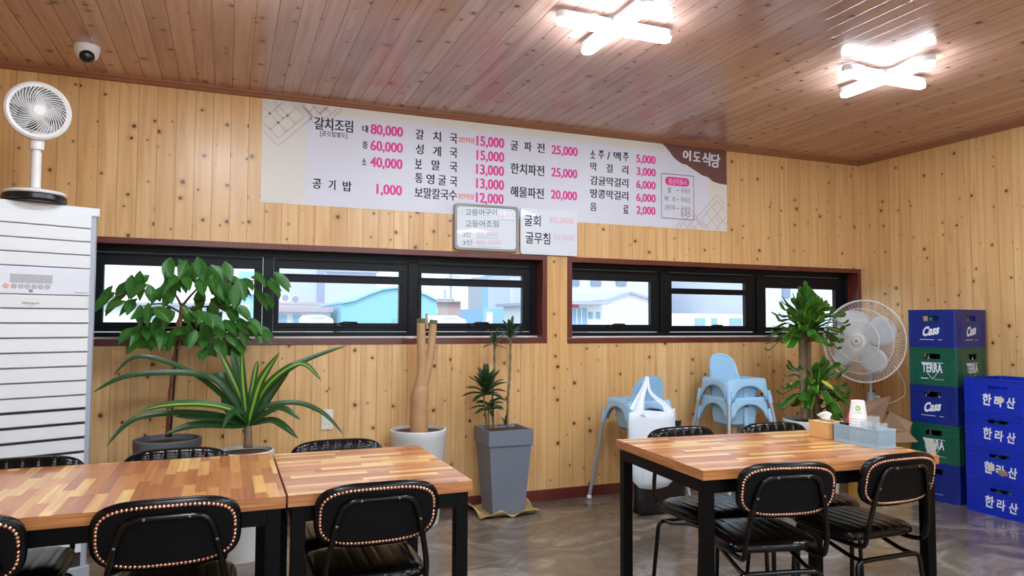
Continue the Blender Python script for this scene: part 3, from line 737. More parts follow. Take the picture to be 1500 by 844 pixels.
def make_chair(label):
    """sitter looks to +y; the backrest is at -y"""
    t_ = thing('dining_chair', label, 'chair', group='black leather dining chairs')
    q = MB(); cushion(q, .395, .362, .036, .02, 8, lambda x, y, z: (x, y + .020, .438 + z), 5.0, .0028); q.build('seat', 'leather', t_, smooth=True)
    BZ, BY, tilt = .677, -.225, R(11)
    def bp(x, y, z):           # x across, y height, z towards the sitter
        wshape = 1 - .07 * max(0, -y / .105) ** 2
        curve = .22 * x * x
        yy = z + curve
        return (x * wshape, BY + yy * math.cos(tilt) - y * math.sin(tilt), BZ + y * math.cos(tilt) + yy * math.sin(tilt))
    q = MB(); cushion(q, .405, .215, .030, .014, 8, bp, 3.6, .004, 56, 18); back = q.build('backrest', 'leather', t_, smooth=True)
    q = MB(); rim_ = []
    for k in range(64):
        a = 2 * math.pi * k / 64; c_, s_ = math.cos(a), math.sin(a); den = (abs(c_) ** 3.6 + abs(s_) ** 3.6) ** (1 / 3.6); rim_.append((c_ / den * .180, s_ / den * .0855))
    q.rings([[Vector(bp(x * f_, y * f_, -.0146)) for x, y in rim_] for f_ in (1.0, .8, .55, .3, .1)], False, True); q.build('rear_panel', 'leather_back', back, smooth=True)
    # nail heads round the rear edge
    q = MB(); pts = []; e = 3.6; NN = 720; prev = None; acc = 0
    for k in range(NN + 1):
        a = 2 * math.pi * k / NN; c_, s_ = math.cos(a), math.sin(a); den = (abs(c_) ** e + abs(s_) ** e) ** (1 / e)
        pp = Vector((c_ / den * .184, s_ / den * .0895, 0))
        if prev is not None:
            acc += (pp - prev).length
            if acc >= .0112: pts.append(pp); acc = 0
        prev = pp
    for pp in pts:
        c0 = Vector(bp(pp.x, pp.y, -.0125)); n = Vector((0, -math.cos(tilt), -math.sin(tilt)))
        m4 = n.to_track_quat('Z', 'Y').to_matrix().to_4x4(); m4.translation = c0
        q.lathe([(.0058, -.001), (.0054, .002), (.0034, .0042), (0, .005)], 8, m4)
    q.build('nail_trim', 'copper', back, smooth=True)
    r = .0098
    q = MB(); y_b = lambda z: BY - .020 - (z - BZ) * math.tan(tilt)
    zt = BZ + .055
    path = [(-.155, .15, .410), (-.158, -.15, .410), (-.164, -.20, .42), (-.166, y_b(.5) - .008, .5), (-.135, y_b(.66), .66), (-.108, y_b(zt), zt), (.108, y_b(zt), zt), (.135, y_b(.66), .66), (.166, y_b(.5) - .008, .5), (.164, -.20, .42), (.158, -.15, .410), (.155, .15, .410)]
    q.tube(fillet(path, .045, 6), r, 10); q.build('back_frame', 'gloss_tube', t_, smooth='auto')
    q = MB()
    for x, z in ((-.06, zt), (.06, zt), (-.135, .655), (.135, .655)):
        q.lathe([(0, .004), (.004, .003), (.0048, 0)], 8, Matrix.Translation((x, y_b(z) - r - .0005, z)) @ Matrix.Rotation(R(90), 4, 'X'))
    q.build('screws', 'screw', t_)
    for sx in (-1, 1):
        q = MB(); q.tube(fillet([(sx * .12, .170, .398), (sx * .166, .172, .392), (sx * .178, .186, .012)], .03, 6), r, 10); l = q.build('leg', 'gloss_tube', t_, smooth='auto')
        q = MB(); q.lathe([(0, 0), (.0155, 0), (.0155, .02), (.011, .026), (0, .026)], 12, Matrix.Translation((sx * .178, .186, 0))); q.build('foot_cap', 'black_plastic', l)
        q = MB(); q.tube(fillet([(sx * .10, -.165, .352), (sx * .172, -.167, .350), (sx * .188, -.20, .012)], .035, 6), r, 10); l = q.build('leg', 'gloss_tube', t_, smooth='auto')
        q = MB(); q.lathe([(0, 0), (.0155, 0), (.0155, .02), (.011, .026), (0, .026)], 12, Matrix.Translation((sx * .188, -.20, 0))); q.build('foot_cap', 'black_plastic', l)
        q = MB(); q.tube(fillet([(sx * .140, -.165, .352), (sx * .140, -.11, .352), (sx * .142, .05, .392), (sx * .142, .170, .398)], .03, 5), r * .9, 8); q.build('side_rail', 'gloss_tube', t_, smooth='auto')
    q = MB(); q.tube([(-.10, -.165, .352), (.10, -.165, .352)], r, 10); q.build('rear_crossbar', 'gloss_tube', t_, smooth='auto')
    q = MB(); q.tube([(-.12, .170, .398), (.12, .170, .398)], r, 10); q.build('front_crossbar', 'gloss_tube', t_, smooth='auto')
    return t_
# (x, y of the top of the backrest, turn, label)
near = [(-.695, 2.30, 2, 'black nail-trimmed chair cut off by the photo edge at the long table'),
        (-.147, 2.32, 0, 'black nail-trimmed chair pushed up to the near side of the long table'),
        (.470, 2.318, 0, 'black nail-trimmed chair pushed up to the near side of the small table'),
        (1.958, 2.105, -12, 'black nail-trimmed chair at the near corner of the table with the basket'),
        (2.520, 2.090, 0, 'black nail-trimmed chair in front of the basket, nearest the crates')]
far = [(-.69, 3.215, 180, 'black ribbed chair in front of the air conditioner across the long table'),
       (-.173, 3.225, 180, 'black ribbed chair in front of the grey round pot'),
       (.462, 3.225, 180, 'black ribbed chair across the small table below the wall outlet'),
       (2.112, 3.03, 180, 'black ribbed chair in front of the white carrier bag'),
       (2.655, 2.985, 174, 'black ribbed chair in front of the stacked blue highchairs')]
CH = None
for x, y, a, lab in near + far:
    if CH is None: CH = make_chair(lab); o = CH
    else: o = copy_tree(CH)
    o['label'] = lab
    # backrest top sits .245 behind the seat centre
    off = Matrix.Rotation(R(a), 3, 'Z') @ Vector((0, -.245, 0))
    o.location = (x - off.x, y - off.y, 0); o.rotation_euler = (0, 0, R(a))
# ================================================================== AIR CONDITIONER AND FAN ON TOP
AY = R(23); ax = Vector((math.cos(AY), math.sin(AY), 0)); an = Vector((math.sin(AY), -math.cos(AY), 0))   # along the front, out of the front
fr = onY(146, 306, 4.16); ACW, ACD = .585, .34; ACH = fr.z
ac_c = Vector((fr.x, fr.y, 0)) - ax * ACW / 2 - an * ACD / 2
ac = thing('air_conditioner', 'tall white floor-standing air conditioner with louvred front in the corner', 'air conditioner', ac_c, AY)
def acl(px, py):
    p_ = onP(px, py, fr, an) - ac_c; return p_.dot(ax), p_.z
h2 = ACW / 2; yf = -ACD / 2
q = MB(); q.prism([(-h2, yf + .03, 0), (-h2 + .012, yf + .006, 0), (-h2 + .036, yf + .002, 0), (h2 - .036, yf + .002, 0), (h2 - .012, yf + .006, 0), (h2, yf + .03, 0), (h2, -yf, 0), (-h2, -yf, 0)], (0, 0, ACH - .045)); q.build('cabinet', 'ac_side', ac)
q = MB(); q.box(-h2 - .002, h2 + .002, yf - .006, -yf, ACH - .044, ACH); q.build('top_cap', 'ac_white', ac, bevel=.006)
q = MB(); q.box(-h2 + .036, h2 - .036, yf - .0, yf + .004, .9, ACH - .046); q.build('louvre_backing', 'ac_back', ac)
q = MB(); q.box(-h2 + .036, h2 - .036, yf - .0, yf + .004, .08, .8995); q.build('louvre_shade_plate', 'gap_shade', ac)  # dark plate paints the shade between the lower, open louvres
zl = [acl(130, y)[1] for y in (315.6, 336, 355.6, 375.2, 394.8)]; pz1, pz0 = zl[4], acl(130, 434)[1]; bz = acl(130, 453.6)[1]
fx0, fx1 = -h2 + .038, h2 - .038
for k in range(4):
    q = MB(); q.box(fx0, fx1, yf - .014, yf + .001, zl[k + 1] + .004, zl[k] - .001); q.build('louvre', 'ac_white', ac, bevel=.003)
q = MB(); q.box(fx0, fx1, yf - .016, yf + .001, pz0 + .003, pz1 - .001); cp = q.build('control_panel', 'ac_panel', ac, bevel=.003)
yp = yf - .0168
def rect(mb, x0, x1, z0, z1, y=None): y = yp if y is None else y; return mb.ngon([(x0, y, z0), (x1, y, z0), (x1, y, z1), (x0, y, z1)])
a0 = acl(14, 401); a1 = acl(75.5, 416)
q = MB(); q.box(a0[0], a1[0], yp - .001, yp + .001, a1[1], a0[1]); q.build('display', 'lcd', cp)
zb = acl(50, 420)[1]
for k, px in enumerate((7.5, 19.5, 30, 39.5, 49.5, 59, 68.5)):
    q = MB(); q.lathe([(0, .002), (.011, .002), (.012, 0), (0, 0)], 16, Matrix.Translation((acl(px, 420)[0], yp, zb)) @ Matrix.Rotation(R(90), 4, 'X')); q.build('button', 'coral' if k == 0 else 'lcd', cp)
q = MB(); e_ = acl(44, 426); rect(q, e_[0] - .008, e_[0] + .008, e_[1] - .008, e_[1] + .006); e_ = acl(118, 429); rect(q, e_[0] - .032, e_[0] + .03, e_[1] - .002, e_[1] + .001); q.build('panel_print', 'grey_print', cp)
q = MB(); q.box(fx0, fx1, yf - .014, yf + .001, bz + .004, pz0 - .001); bs = q.build('brand_strip', 'ac_white', ac, bevel=.003)
q = MB(); e_ = acl(43, 445); write(q, 'Whirlpool', (e_[0] - .034, yf - .0148, e_[1] - .006), (.07, 0, 0), (0, 0, .014), .01); q.tube([(e_[0] - .018 + .006 * k, yf - .0146, e_[1] - .008 - .004 * math.sin(math.pi * k / 6)) for k in range(7)], .0006, 4); q.build('brand_lettering', 'dark_print', bs)
z = bz; pitch = .0715; k = 0
while z - pitch > .1:
    g = .004 if k < 6 else .011
    q = MB(); q.prism([(fx0, yf + .001, z - .001), (fx0, yf - .010, z - .002), (fx0, yf - .016, z - pitch + g + .004), (fx0, yf - .010, z - pitch + g), (fx0, yf + .001, z - pitch + g + .004)], (fx1 - fx0, 0, 0)); q.build('louvre', 'ac_white', ac)
    z -= pitch; k += 1
q = MB(); q.box(-h2 - .004, h2 + .004, yf - .01, -yf, 0, .075); q.build('plinth', 'ac_side', ac, bevel=.004)

# circulator fan standing on the air conditioner
fb = onZ(51, 291, ACH + .001)
fb = Vector((fb.x, min(fb.y, 4.22), ACH))
q0 = onY(51, 290, 4.10); fb = Vector((q0.x, 4.10, ACH))
fan = thing('circulator_fan', 'white pedestal circulator fan standing on top of the air conditioner', 'fan', fb)
q = MB(); q.lathe([(0, .006), (.132, .006), (.138, .012), (.136, .034), (.120, .040), (0, .040)], 40); q.build('base', 'black_plastic', fan, smooth='auto')
q = MB(); q.lathe([(.0, .040), (.130, .040), (.134, .046), (.126, .056), (.05, .064), (.028, .075), (0, .075)], 40); q.build('base_cover', 'white_plastic', fan, smooth='auto')
q = MB(); q.lathe([(0, .0), (.12, 0), (.12, .006), (0, .006)], 24); q.build('rubber_ring', 'black_plastic', fan)
hc = onY(55, 164, 4.08); hz = hc.z - ACH
q = MB(); q.lathe([(0, .070), (.023, .070), (.023, hz - .20), (.019, hz - .20), (.019, hz - .17), (0, hz - .17)], 24, Matrix.Translation((0, 0, 0))); q.build('pole', 'white_plastic', fan, smooth='auto')
q = MB(); q.lathe([(0, hz - .185), (.031, hz - .185), (.033, hz - .15), (.030, hz - .13), (.036, hz - .10), (0, hz - .09)], 24); q.build('neck', 'white_plastic', fan, smooth='auto')
face = Vector((.30, -.95, -.05)).normalized()
m4 = face.to_track_quat('Z', 'Y').to_matrix().to_4x4(); m4.translation = Vector((hc.x - fb.x, -.02, hz))
HR = .142
q = MB(); q.lathe([(HR - .026, .040), (HR - .012, .044), (HR - .002, .036), (HR, .02), (HR - .004, -.01), (HR - .03, -.05), (HR - .06, -.075), (0, -.085), (0, -.078), (HR - .06, -.066), (HR - .034, -.04), (HR - .026, .0), (HR - .026, .040)], 48, m4); head = q.build('fan_head', 'white_plastic', fan, smooth='auto')
q = MB()
for k in range(40):
    a = 2 * math.pi * k / 40; pts = []
    for j in range(9):
        s_ = j / 8; rr_ = .026 + (HR - .050) * s_; aa = a - 1.0 * s_ ** .8
        pts.append(m4 @ Vector((rr_ * math.cos(aa), rr_ * math.sin(aa), .038 + .010 * (1 - s_ ** 2))))
    q.tube(pts, .0024, 5)
q.build('grille', 'white_plastic', head)
q = MB(); q.lathe([(0, .054), (.024, .053), (.029, .048), (.029, .040), (0, .036)], 28, m4); q.build('grille_cap', 'white_plastic', head, smooth='auto')
q = MB(); q.lathe([(0, .02), (.028, .02), (.03, -.05), (0, -.05)], 20, m4); q.build('hub', 'white_plastic', head)
q = MB(); q.lathe([(0, -.0655), (HR - .062, -.0655), (HR - .062, -.0645), (0, -.0645)], 32, m4); q.build('shade_disc', 'gap_shade', head)  # dark disc added so the fan head looks shaded inside
for k in range(5):
    q = MB(); a = 2 * math.pi * k / 5; pts = []; ws = []
    ea = Vector((math.cos(a), math.sin(a), 0)); et = Vector((-math.sin(a), math.cos(a), 0)); vs = []
    for j in range(6):
        rr_ = .026 + (.080) * j / 5; wv = .022 + .012 * j
        for u_ in (-1, -.33, .33, 1): vs.append(m4 @ (ea * rr_ + et * (u_ * wv * .5 + .012 * j / 5) + Vector((0, 0, -.012 + u_ * .014))))
    q.add(vs, [(j * 4 + i, j * 4 + i + 1, (j + 1) * 4 + i + 1, (j + 1) * 4 + i) for j in range(5) for i in range(3)]); q.build('blade', 'fan_blade', head, smooth=True, solid=.002)

# ================================================================== PLANTS
def strap(mb, base, pts, wmax, n=7, nrm=(0, 0, 1), fold=.16, tip=.12):
    path = smooth_path([base] + pts, n); N = len(path)
    ws = []
    for i in range(N):
        s_ = i / (N - 1); ws.append(.86 * wmax * max(.06, min(1, .35 + 2.6 * s_)) * max(.03, (1 - max(0, (s_ - .55) / .45) ** 2.2)))
    mb.blade(path, ws, nrm, fold)
def oblong(mb, base, pts, wmax, n=5):
    path = smooth_path([base] + pts, n); N = len(path); wob = rnd.uniform(-1, 1)
    ws = [wmax * (.45 + .55 * min(1, 2.2 * i / (N - 1))) * math.sqrt(max(.01, 1 - max(0, (i / (N - 1) - .62) / .38) ** 2)) for i in range(N)]
    path = [p_ + Vector((0, 0, .008 * math.sin(7 * i / (N - 1) + wob * 3))) for i, p_ in enumerate(path)]
    mb.blade(path, ws, (0, -.15, 1), .10)
def ovate(mb, base, d, L, wd, nrm, droop=.25):
    base = Vector(base); d = Vector(d).normalized(); pts = []; ws = []
    for k, w_ in enumerate((.10, .62, .95, 1.0, .80, .45, .04)):
        s_ = k / 6; pts.append(base + d * (L * s_) + Vector((0, 0, -droop * L * s_ * s_))); ws.append(wd * w_)
    mb.blade(pts, ws, nrm, .12)
def cyl_pot(name, parent, rt, rb, h, mat, lip=.012, soil_drop=.03):
    q = MB(); q.lathe([(0, 0), (rb, 0), (rb + .003, .01), (rt - .003, h - .05), (rt, h - .045), (rt, h - .004), (rt - .004, h), (rt - lip, h), (rt - lip - .003, h - .06), (0, h - .06)], 44); p_ = q.build(name, mat, parent, smooth='auto')
    q = MB(); q.lathe([(0, h - soil_drop + .004), (rt * .5, h - soil_drop + .002), (rt - lip - .001, h - soil_drop), (rt - lip - .001, h - .062), (0, h - .062)], 28); q.build('soil', 'soil', parent, smooth='auto')
    return p_

# --- broad-leaved tree in grey pot
PY = 4.50; pc = onY(246, 640, PY)
pt = thing('potted_tree', 'leafy tree with broad drooping leaves in a round grey pot by the air conditioner', 'plant', (pc.x, PY, 0))
cyl_pot('pot', pt, .178, .145, .635, 'grey_pot', .016)
def lp(px, py, Y, o): return onY(px, py, Y) - Vector(o.location)
c6 = lambda x, y: (120 + x * .3675, 370 + y * .3675)
tr = [lp(*c6(345, 735), PY, pt), lp(*c6(352, 600), PY + .01, pt), lp(*c6(365, 480), PY, pt), lp(*c6(385, 330), PY - .01, pt), lp(*c6(398, 215), PY, pt)]
q = MB(); q.tube(smooth_path(tr, 6), [.017 - .006 * k / 24 for k in range(25)], 9)
tw = smooth_path([p_ + Vector((.012 * math.cos(2.2 * k), .016 * math.sin(2.2 * k), 0)) for k, p_ in enumerate(smooth_path(tr, 3))], 3)
q.tube(tw, .009, 7)
for pth in ([(398, 215), (370, 165), (340, 140)], [(398, 215), (440, 165), (490, 120), (560, 90)], [(390, 300), (320, 300), (260, 300)], [(392, 300), (460, 320), (540, 345)], [(398, 225), (500, 215), (590, 215)], [(360, 170), (250, 150), (150, 170), (100, 190)], [(500, 120), (620, 120), (700, 110)], [(395, 240), (320, 205), (240, 215)], [(540, 345), (620, 330), (690, 310)]):
    dy = rnd.uniform(-.10, .06); P_ = [lp(*c6(*p_), PY + dy * (i / (len(pth) - 1)), pt) for i, p_ in enumerate(pth)]
    sp_ = smooth_path(P_, 5); q.tube(sp_, [.008 - .0055 * i / (len(sp_) - 1) for i in range(len(sp_))], 6)
q.build('trunk', 'bark_red', pt, smooth=True)
q = MB(); q.tube([lp(*c6(352, 735), PY - .03, pt), lp(*c6(372, 470), PY - .025, pt), lp(*c6(382, 350), PY - .025, pt)], .006, 8); q.build('stake', 'black_plastic', pt)
LV = [(85,195),(130,205),(160,150),(190,210),(235,110),(230,145),(350,60),(360,110),(340,130),(270,160),(300,165),(350,170),(400,60),(430,80),(470,60),(490,100),(470,130),(540,80),(580,70),(560,110),(610,120),(640,140),(540,150),(590,160),(550,200),(470,185),(660,120),(705,100),(715,180),(765,135),(740,185),(800,110),(230,245),(270,240),(325,240),(340,260),(300,290),(260,310),(320,340),(240,350),(215,320),(180,325),(360,340),(210,360),(270,355),(390,310),(420,320),(440,340),(470,250),(500,260),(500,300),(480,350),(540,270),(550,310),(590,290),(600,240),(640,230),(640,290),(600,340),(620,370),(690,290),(700,320),(735,320),(650,330),(480,400),(510,365),(550,375),(590,390),(610,405),(680,300),(450,240),(520,230),(100,170),(200,130),(410,110),(520,120),(420,240),(560,170),(500,80),(610,170)]
q = MB()
for x, y in LV:
    cxp = (x - 395) / 400
    for rep in range(2 if rnd.random() < .6 else 3):
        Y_ = PY - .02 + rnd.uniform(-.16, .10); L = rnd.uniform(.095, .128)
        d = Vector((cxp * .9 + rnd.uniform(-.45, .45), rnd.uniform(-.8, .25), -.55 + rnd.uniform(-.4, .45))).normalized()
        p0 = lp(*c6(x + rnd.uniform(-6, 6), y), Y_, pt) - d * L * .5
        nr = Vector((rnd.uniform(-.4, .4), -.75, .75 + rnd.uniform(-.3, .3)))
        ovate(q, p0, d, L, L * rnd.uniform(.50, .60), nr, .22)
q.build('foliage', 'leaf_ficus', pt, smooth=True)

# --- striped strap-leaf plant in white pot
PY = 4.26; pc = onY(358, 655, PY)
ps = thing('potted_dracaena', 'sprawling strap-leaf plant with yellow-striped leaves in a white pot', 'plant', (pc.x, PY, 0))
cyl_pot('pot', ps, .158, .115, .585, 'white_pot', .010, .02)
q = MB(); bs_ = lp(*c6(662, 762), PY, ps); neck = lp(*c6(662, 690), PY, ps)
q.tube(smooth_path([bs_ + Vector((0, 0, -.02)), bs_.lerp(neck, .5), neck], 4), [.026, .025, .024, .024, .024, .023, .022, .021, .02], 10); q.build('cane', 'bark_ring', ps, smooth=True)
LVS = [([(580, 590), (430, 475), (230, 415), (125, 490)], .040, -.05, 1), ([(590, 570), (480, 490), (200, 490), (40, 560)], .048, -.10, 1), ([(600, 630), (480, 605), (330, 610), (225, 635)], .055, -.22, 0),
       ([(560, 655), (400, 640), (210, 665), (95, 775)], .046, -.20, 1), ([(560, 662), (370, 655)], .06, -.12, 1), ([(600, 690), (450, 690), (330, 725)], .06, -.15, 1),
       ([(640, 600), (590, 480), (540, 380)], .050, .02, 0), ([(650, 600), (640, 500), (638, 385)], .048, -.02, 0), ([(680, 620), (715, 510), (788, 398)], .060, -.06, 0),
       ([(720, 570), (850, 450), (1058, 370)], .052, .0, 1), ([(740, 530), (870, 443), (955, 512)], .050, -.06, 0), ([(720, 620), (850, 600), (960, 640), (1045, 728)], .040, -.14, 1),
       ([(740, 640), (800, 622), (872, 668)], .052, -.20, 1), ([(750, 670), (800, 690), (862, 742)], .052, -.22, 1), ([(640, 620), (570, 505), (505, 492)], .075, .06, 1), ([(610, 650), (555, 580)], .085, .06, 1),
       ([(655, 590), (610, 450), (600, 395)], .045, .05, 1), ([(690, 640), (730, 600), (770, 640)], .05, .05, 1), ([(640, 640), (600, 640), (560, 700)], .05, -.2, 1), ([(670, 600), (690, 480), (700, 430)], .04, .06, 0), ([(700, 650), (760, 560), (830, 470)], .045, .05, 1)]
qa, qb = MB(), MB()
for pth, wd, dy, kind in LVS:
    n_ = len(pth); P_ = [lp(*c6(*p_), min(4.72, PY + dy * (i + 1) / n_), ps) for i, p_ in enumerate(pth)]
    strap(qa if kind == 0 else qb, neck, P_, wd, 6, (rnd.uniform(-.15, .15), -.75, .7), .14)
qa.build('striped_leaves', 'leaf_strap', ps, smooth=True); qb.build('dark_leaves', 'leaf_strap_dark', ps, smooth=True)

# --- bare forked trunk in white pot
PY = 4.58; pc = onY(613, 628, PY)
pk = thing('potted_stump', 'bare forked tan trunk without leaves in a white round pot', 'plant', (pc.x, PY, 0))
cyl_pot('pot', pk, .183, .135, pc.z, 'white_pot', .014, .02)
c7 = lambda x, y: (540 + x * .3794, 440 + y * .3794)
def tk(*a): return [lp(*c6_, PY, pk) for c6_ in [c7(*p_) for p_ in a]]
q = MB(); p_ = smooth_path(tk((194, 505), (195, 440), (196, 380), (205, 330)), 4); q.tube(p_, [.060, .060, .060, .059, .058, .058, .057, .058, .060, .058, .055, .050, .045], 14)
p_ = smooth_path(tk((196, 350), (205, 290), (204, 200), (202, 78)), 5); q.tube(p_, [.045, .044, .043, .042, .040] + [.034 - .006 * k / 10 for k in range(11)], 12)
p_ = smooth_path(tk((205, 345), (225, 270), (240, 190), (250, 82)), 5); q.tube(p_, [.040, .038, .036, .034, .033] + [.030 - .005 * k / 10 for k in range(11)], 12)
q.tube(tk((238, 205), (262, 170)), [.018, .014], 8); q.tube(tk((226, 110), (223, 52)), [.010, .007], 7); q.tube(tk((238, 240), (252, 215)), [.014, .011], 8)
q.build('trunk', 'bark_tan', pk, smooth='auto')
q = MB(); a_, c_ = tk((202, 88), (202, 70)); q.tube([a_, c_], .030, 12); a_, c_ = tk((249, 92), (251, 76)); q.tube([a_, c_], .027, 12); q.build('cut_ends', 'cut_green', pk)

# --- tall square planter
PX0, PX1, PYf, PYb = 1.632, 1.952, 4.485, 4.79
ctr = Vector(((PX0 + PX1) / 2, (PYf + PYb) / 2, 0))
sh = thing('drip_sheet', 'crumpled patterned sheet on the floor under the tall grey planter', 'sheet', (ctr.x, ctr.y, 0))
q = MB(); nx, ny = 22, 18; vs = []; X_, Y_ = .215, .172
for j in range(ny + 1):
    for i in range(nx + 1):
        u_, v_ = -1 + 2 * i / nx, -1 + 2 * j / ny; e_ = max(abs(u_), abs(v_))
        lift = .004 + max(0, e_ - .72) * .10 * (1 + .7 * math.sin(6 * u_ + 2 * v_) + .3 * math.sin(11 * u_ - 5 * v_))
        vs.append((u_ * X_ * (1 + .03 * math.sin(5 * v_)), v_ * Y_ - .005, max(.003, lift)))
q.add(vs, [(j * (nx + 1) + i, j * (nx + 1) + i + 1, (j + 1) * (nx + 1) + i + 1, (j + 1) * (nx + 1) + i) for j in range(ny) for i in range(nx)]); q.build('sheet', 'sheet', sh, smooth=True, solid=.004)
pp = thing('planter_dracaena', 'tall square blue-grey planter with thin dark-leaved stems', 'plant', (ctr.x, ctr.y, .008))
hw, hd, ph_ = (PX1 - PX0) / 2, (PYb - PYf) / 2, .565
def sq(w_, d_, z): return [Vector((-w_, -d_, z)), Vector((w_, -d_, z)), Vector((w_, d_, z)), Vector((-w_, d_, z))]
q = MB(); q.rings([sq(hw * .72, hd * .72, 0), sq(hw * .94, hd * .94, ph_ - .105), sq(hw * .94, hd * .94, ph_ - .103), sq(hw, hd, ph_ - .1025), sq(hw, hd, ph_), sq(hw - .016, hd - .016, ph_), sq(hw - .03, hd - .03, ph_ - .06)]); q.build('planter', 'planter', pp, bevel=.003)
q = MB(); q.rings([sq(hw - .025, hd - .025, ph_ - .055), sq(hw - .018, hd - .018, ph_ - .022)]); q.build('soil', 'soil', pp)
PY = ctr.y; st = MB(); tf = MB()
def tuft(mb, c, n, L, wd, up, spread, mn=.6):
    for k in range(n):
        a = 2 * math.pi * (k * .381966) + rnd.uniform(-.2, .2); el = up * (1 - k / n) + rnd.uniform(-.15, .1); l_ = L * rnd.uniform(mn, 1)
        d = Vector((math.cos(a) * math.cos(el), math.sin(a) * math.cos(el) * spread, math.sin(el)))
        b0 = c + Vector((0, 0, -.05 * k / n)); p1 = b0 + d * l_ * .5; p2 = b0 + d * l_ + Vector((0, 0, -l_ * .22 * math.cos(el)))
        p2.y = min(p2.y, 4.79 - mb.org.y); p1.y = min(p1.y, 4.79 - mb.org.y)
        strap(mb, b0, [p1, p2], wd, 5, (0, -.3, 1), .12)
tf.org = pp.location
for pth in ([(535, 490), (538, 380), (545, 280), (548, 140)], [(482, 490), (478, 380), (485, 280), (486, 160)]):
    P_ = smooth_path([lp(*c7(*p_), PY - .02, pp) for p_ in pth], 10)
    st.tube(P_, [.0075 + .0035 * (i % 3 == 0) for i in range(len(P_))], 7)
for pth in ([(455, 490), (450, 430), (445, 370)], [(465, 490), (462, 440), (470, 390)]): st.tube(smooth_path([lp(*c7(*p_), PY - .06, pp) for p_ in pth], 4), .006, 6)
st.build('stems', 'bark_ring', pp, smooth=True)
tuft(tf, lp(*c7(545, 125), PY - .02, pp), 20, .15, .028, 1.5, .8); tuft(tf, lp(*c7(484, 150), PY - .03, pp), 14, .11, .022, 1.2, .8)
tuft(tf, lp(*c7(450, 340), PY - .06, pp), 34, .20, .040, 1.5, .8); tuft(tf, lp(*c7(465, 400), PY - .06, pp), 16, .16, .036, .5, .8); tuft(tf, lp(*c7(525, 470), PY - .05, pp), 6, .07, .018, 1.3, .8)
tf.build('foliage', 'leaf_tuft', pp, smooth=True)

# --- corn plant by the fan
PY = 4.16; pc = onY(1190, 614, PY)
cpn = thing('corn_plant', 'corn plant with two leafy crowns on ringed canes in a low white pot', 'plant', (pc.x, PY, 0))
cyl_pot('pot', cpn, .215, .165, pc.z, 'white_pot', .016, .03)
c8 = lambda x, y: (1100 + x * .3316, 400 + y * .3316)
q = MB()
for pth, r_ in (([(238, 640), (230, 450), (226, 250)], .026), ([(262, 640), (255, 480), (250, 300)], .022), ([(290, 640), (288, 560), (285, 500)], .024), ([(345, 640), (345, 590), (348, 540)], .020)):
    P_ = smooth_path([lp(*c8(*p_), PY + rnd.uniform(-.03, .03), cpn) for p_ in pth], 14)
    q.tube(P_, [r_ * (1 + .10 * (i % 2)) for i in range(len(P_))], 10)
q.build('canes', 'bark_ring', cpn, smooth='auto')
q = MB(); q.org = cpn.location; yl = MB()
def crown(c, n, L, wd, lo, hi, spread=.85):
    for k in range(n):
        a = 2 * math.pi * (k * .381966) + rnd.uniform(-.25, .25); el = hi + (lo - hi) * (k / n) + rnd.uniform(-.15, .15); l_ = L * rnd.uniform(.75, 1.05)
        d = Vector((math.cos(a) * math.cos(el), math.sin(a) * math.cos(el) * spread, math.sin(el))); b0 = c + Vector((0, 0, -.07 * (k / n) + .0)) + Vector((d.x, d.y, 0)) * .02
        side = Vector((-math.sin(a), math.cos(a), 0)) * rnd.uniform(-.04, .04)
        p1 = b0 + d * l_ * .45 + side * .4 + Vector((0, 0, .02)); p2 = b0 + d * l_ * .85 + side + Vector((0, 0, -.04 * math.cos(el) - .01)); p3 = b0 + d * l_ + side * 1.4 + Vector((0, 0, -.10 * l_ * max(.1, math.cos(el))))
        oblong(q, b0, [p1, p2, p3], wd * rnd.uniform(.8, 1.1), 4)
crown(lp(*c8(245, 235), PY, cpn), 84, .33, .066, -.25, 1.52); crown(lp(*c8(285, 500), PY, cpn), 38, .30, .070, -.35, 1.0); crown(lp(*c8(348, 560), PY, cpn), 10, .2, .06, -.8, .9)
q.build('foliage', 'leaf_corn', cpn, smooth=True)
b0 = lp(*c8(312, 475), PY - .20, cpn); strap(yl, b0, [lp(*c8(340, 495), PY - .24, cpn), lp(*c8(368, 512), PY - .24, cpn)], .045, 5, (0, -.8, .6), .1); yl.build('yellow_leaf', 'leaf_yellow', cpn, smooth=True)
# ================================================================== BIG STANDING FAN
FC = Vector((4.80, 4.33, 1.158)); fd = Vector((-.95, -.30, .03)).normalized()
base = Vector((4.915, 4.37, 0))
bf = thing('pedestal_fan', 'large white industrial standing fan in the corner behind the corn plant', 'fan', base)
m4 = fd.to_track_quat('Z', 'Y').to_matrix().to_4x4(); m4.translation = FC - base
FR = .332
q = MB(); q.lathe([(0, 0), (.20, 0), (.205, .012), (.19, .03), (.05, .045), (.03, .06), (0, .06)], 36); q.build('base', 'white_plastic', bf, smooth='auto')
q = MB(); q.tube([(0, 0, .055), (0, 0, .72)], .018, 16); q.tube([(0, 0, .70), (0, 0, FC.z - .04)], .012, 12); q.build('pole', 'steel', bf, smooth='auto')
q = MB(); q.tube([(0, 0, .665), (0, 0, .735)], .030, 16); cl = q.build('clamp', 'ac_side', bf, smooth='auto')
q = MB(); q.tube([(.02, -.03, .70), (.03, -.062, .70)], .014, 10); q.build('knob', 'label_paper', cl)
q = MB(); q.lathe([(0, -.20), (.05, -.195), (.062, -.15), (.062, -.05), (.05, -.02), (0, -.01)], 24, m4); q.build('motor', 'white_plastic', bf, smooth='auto')
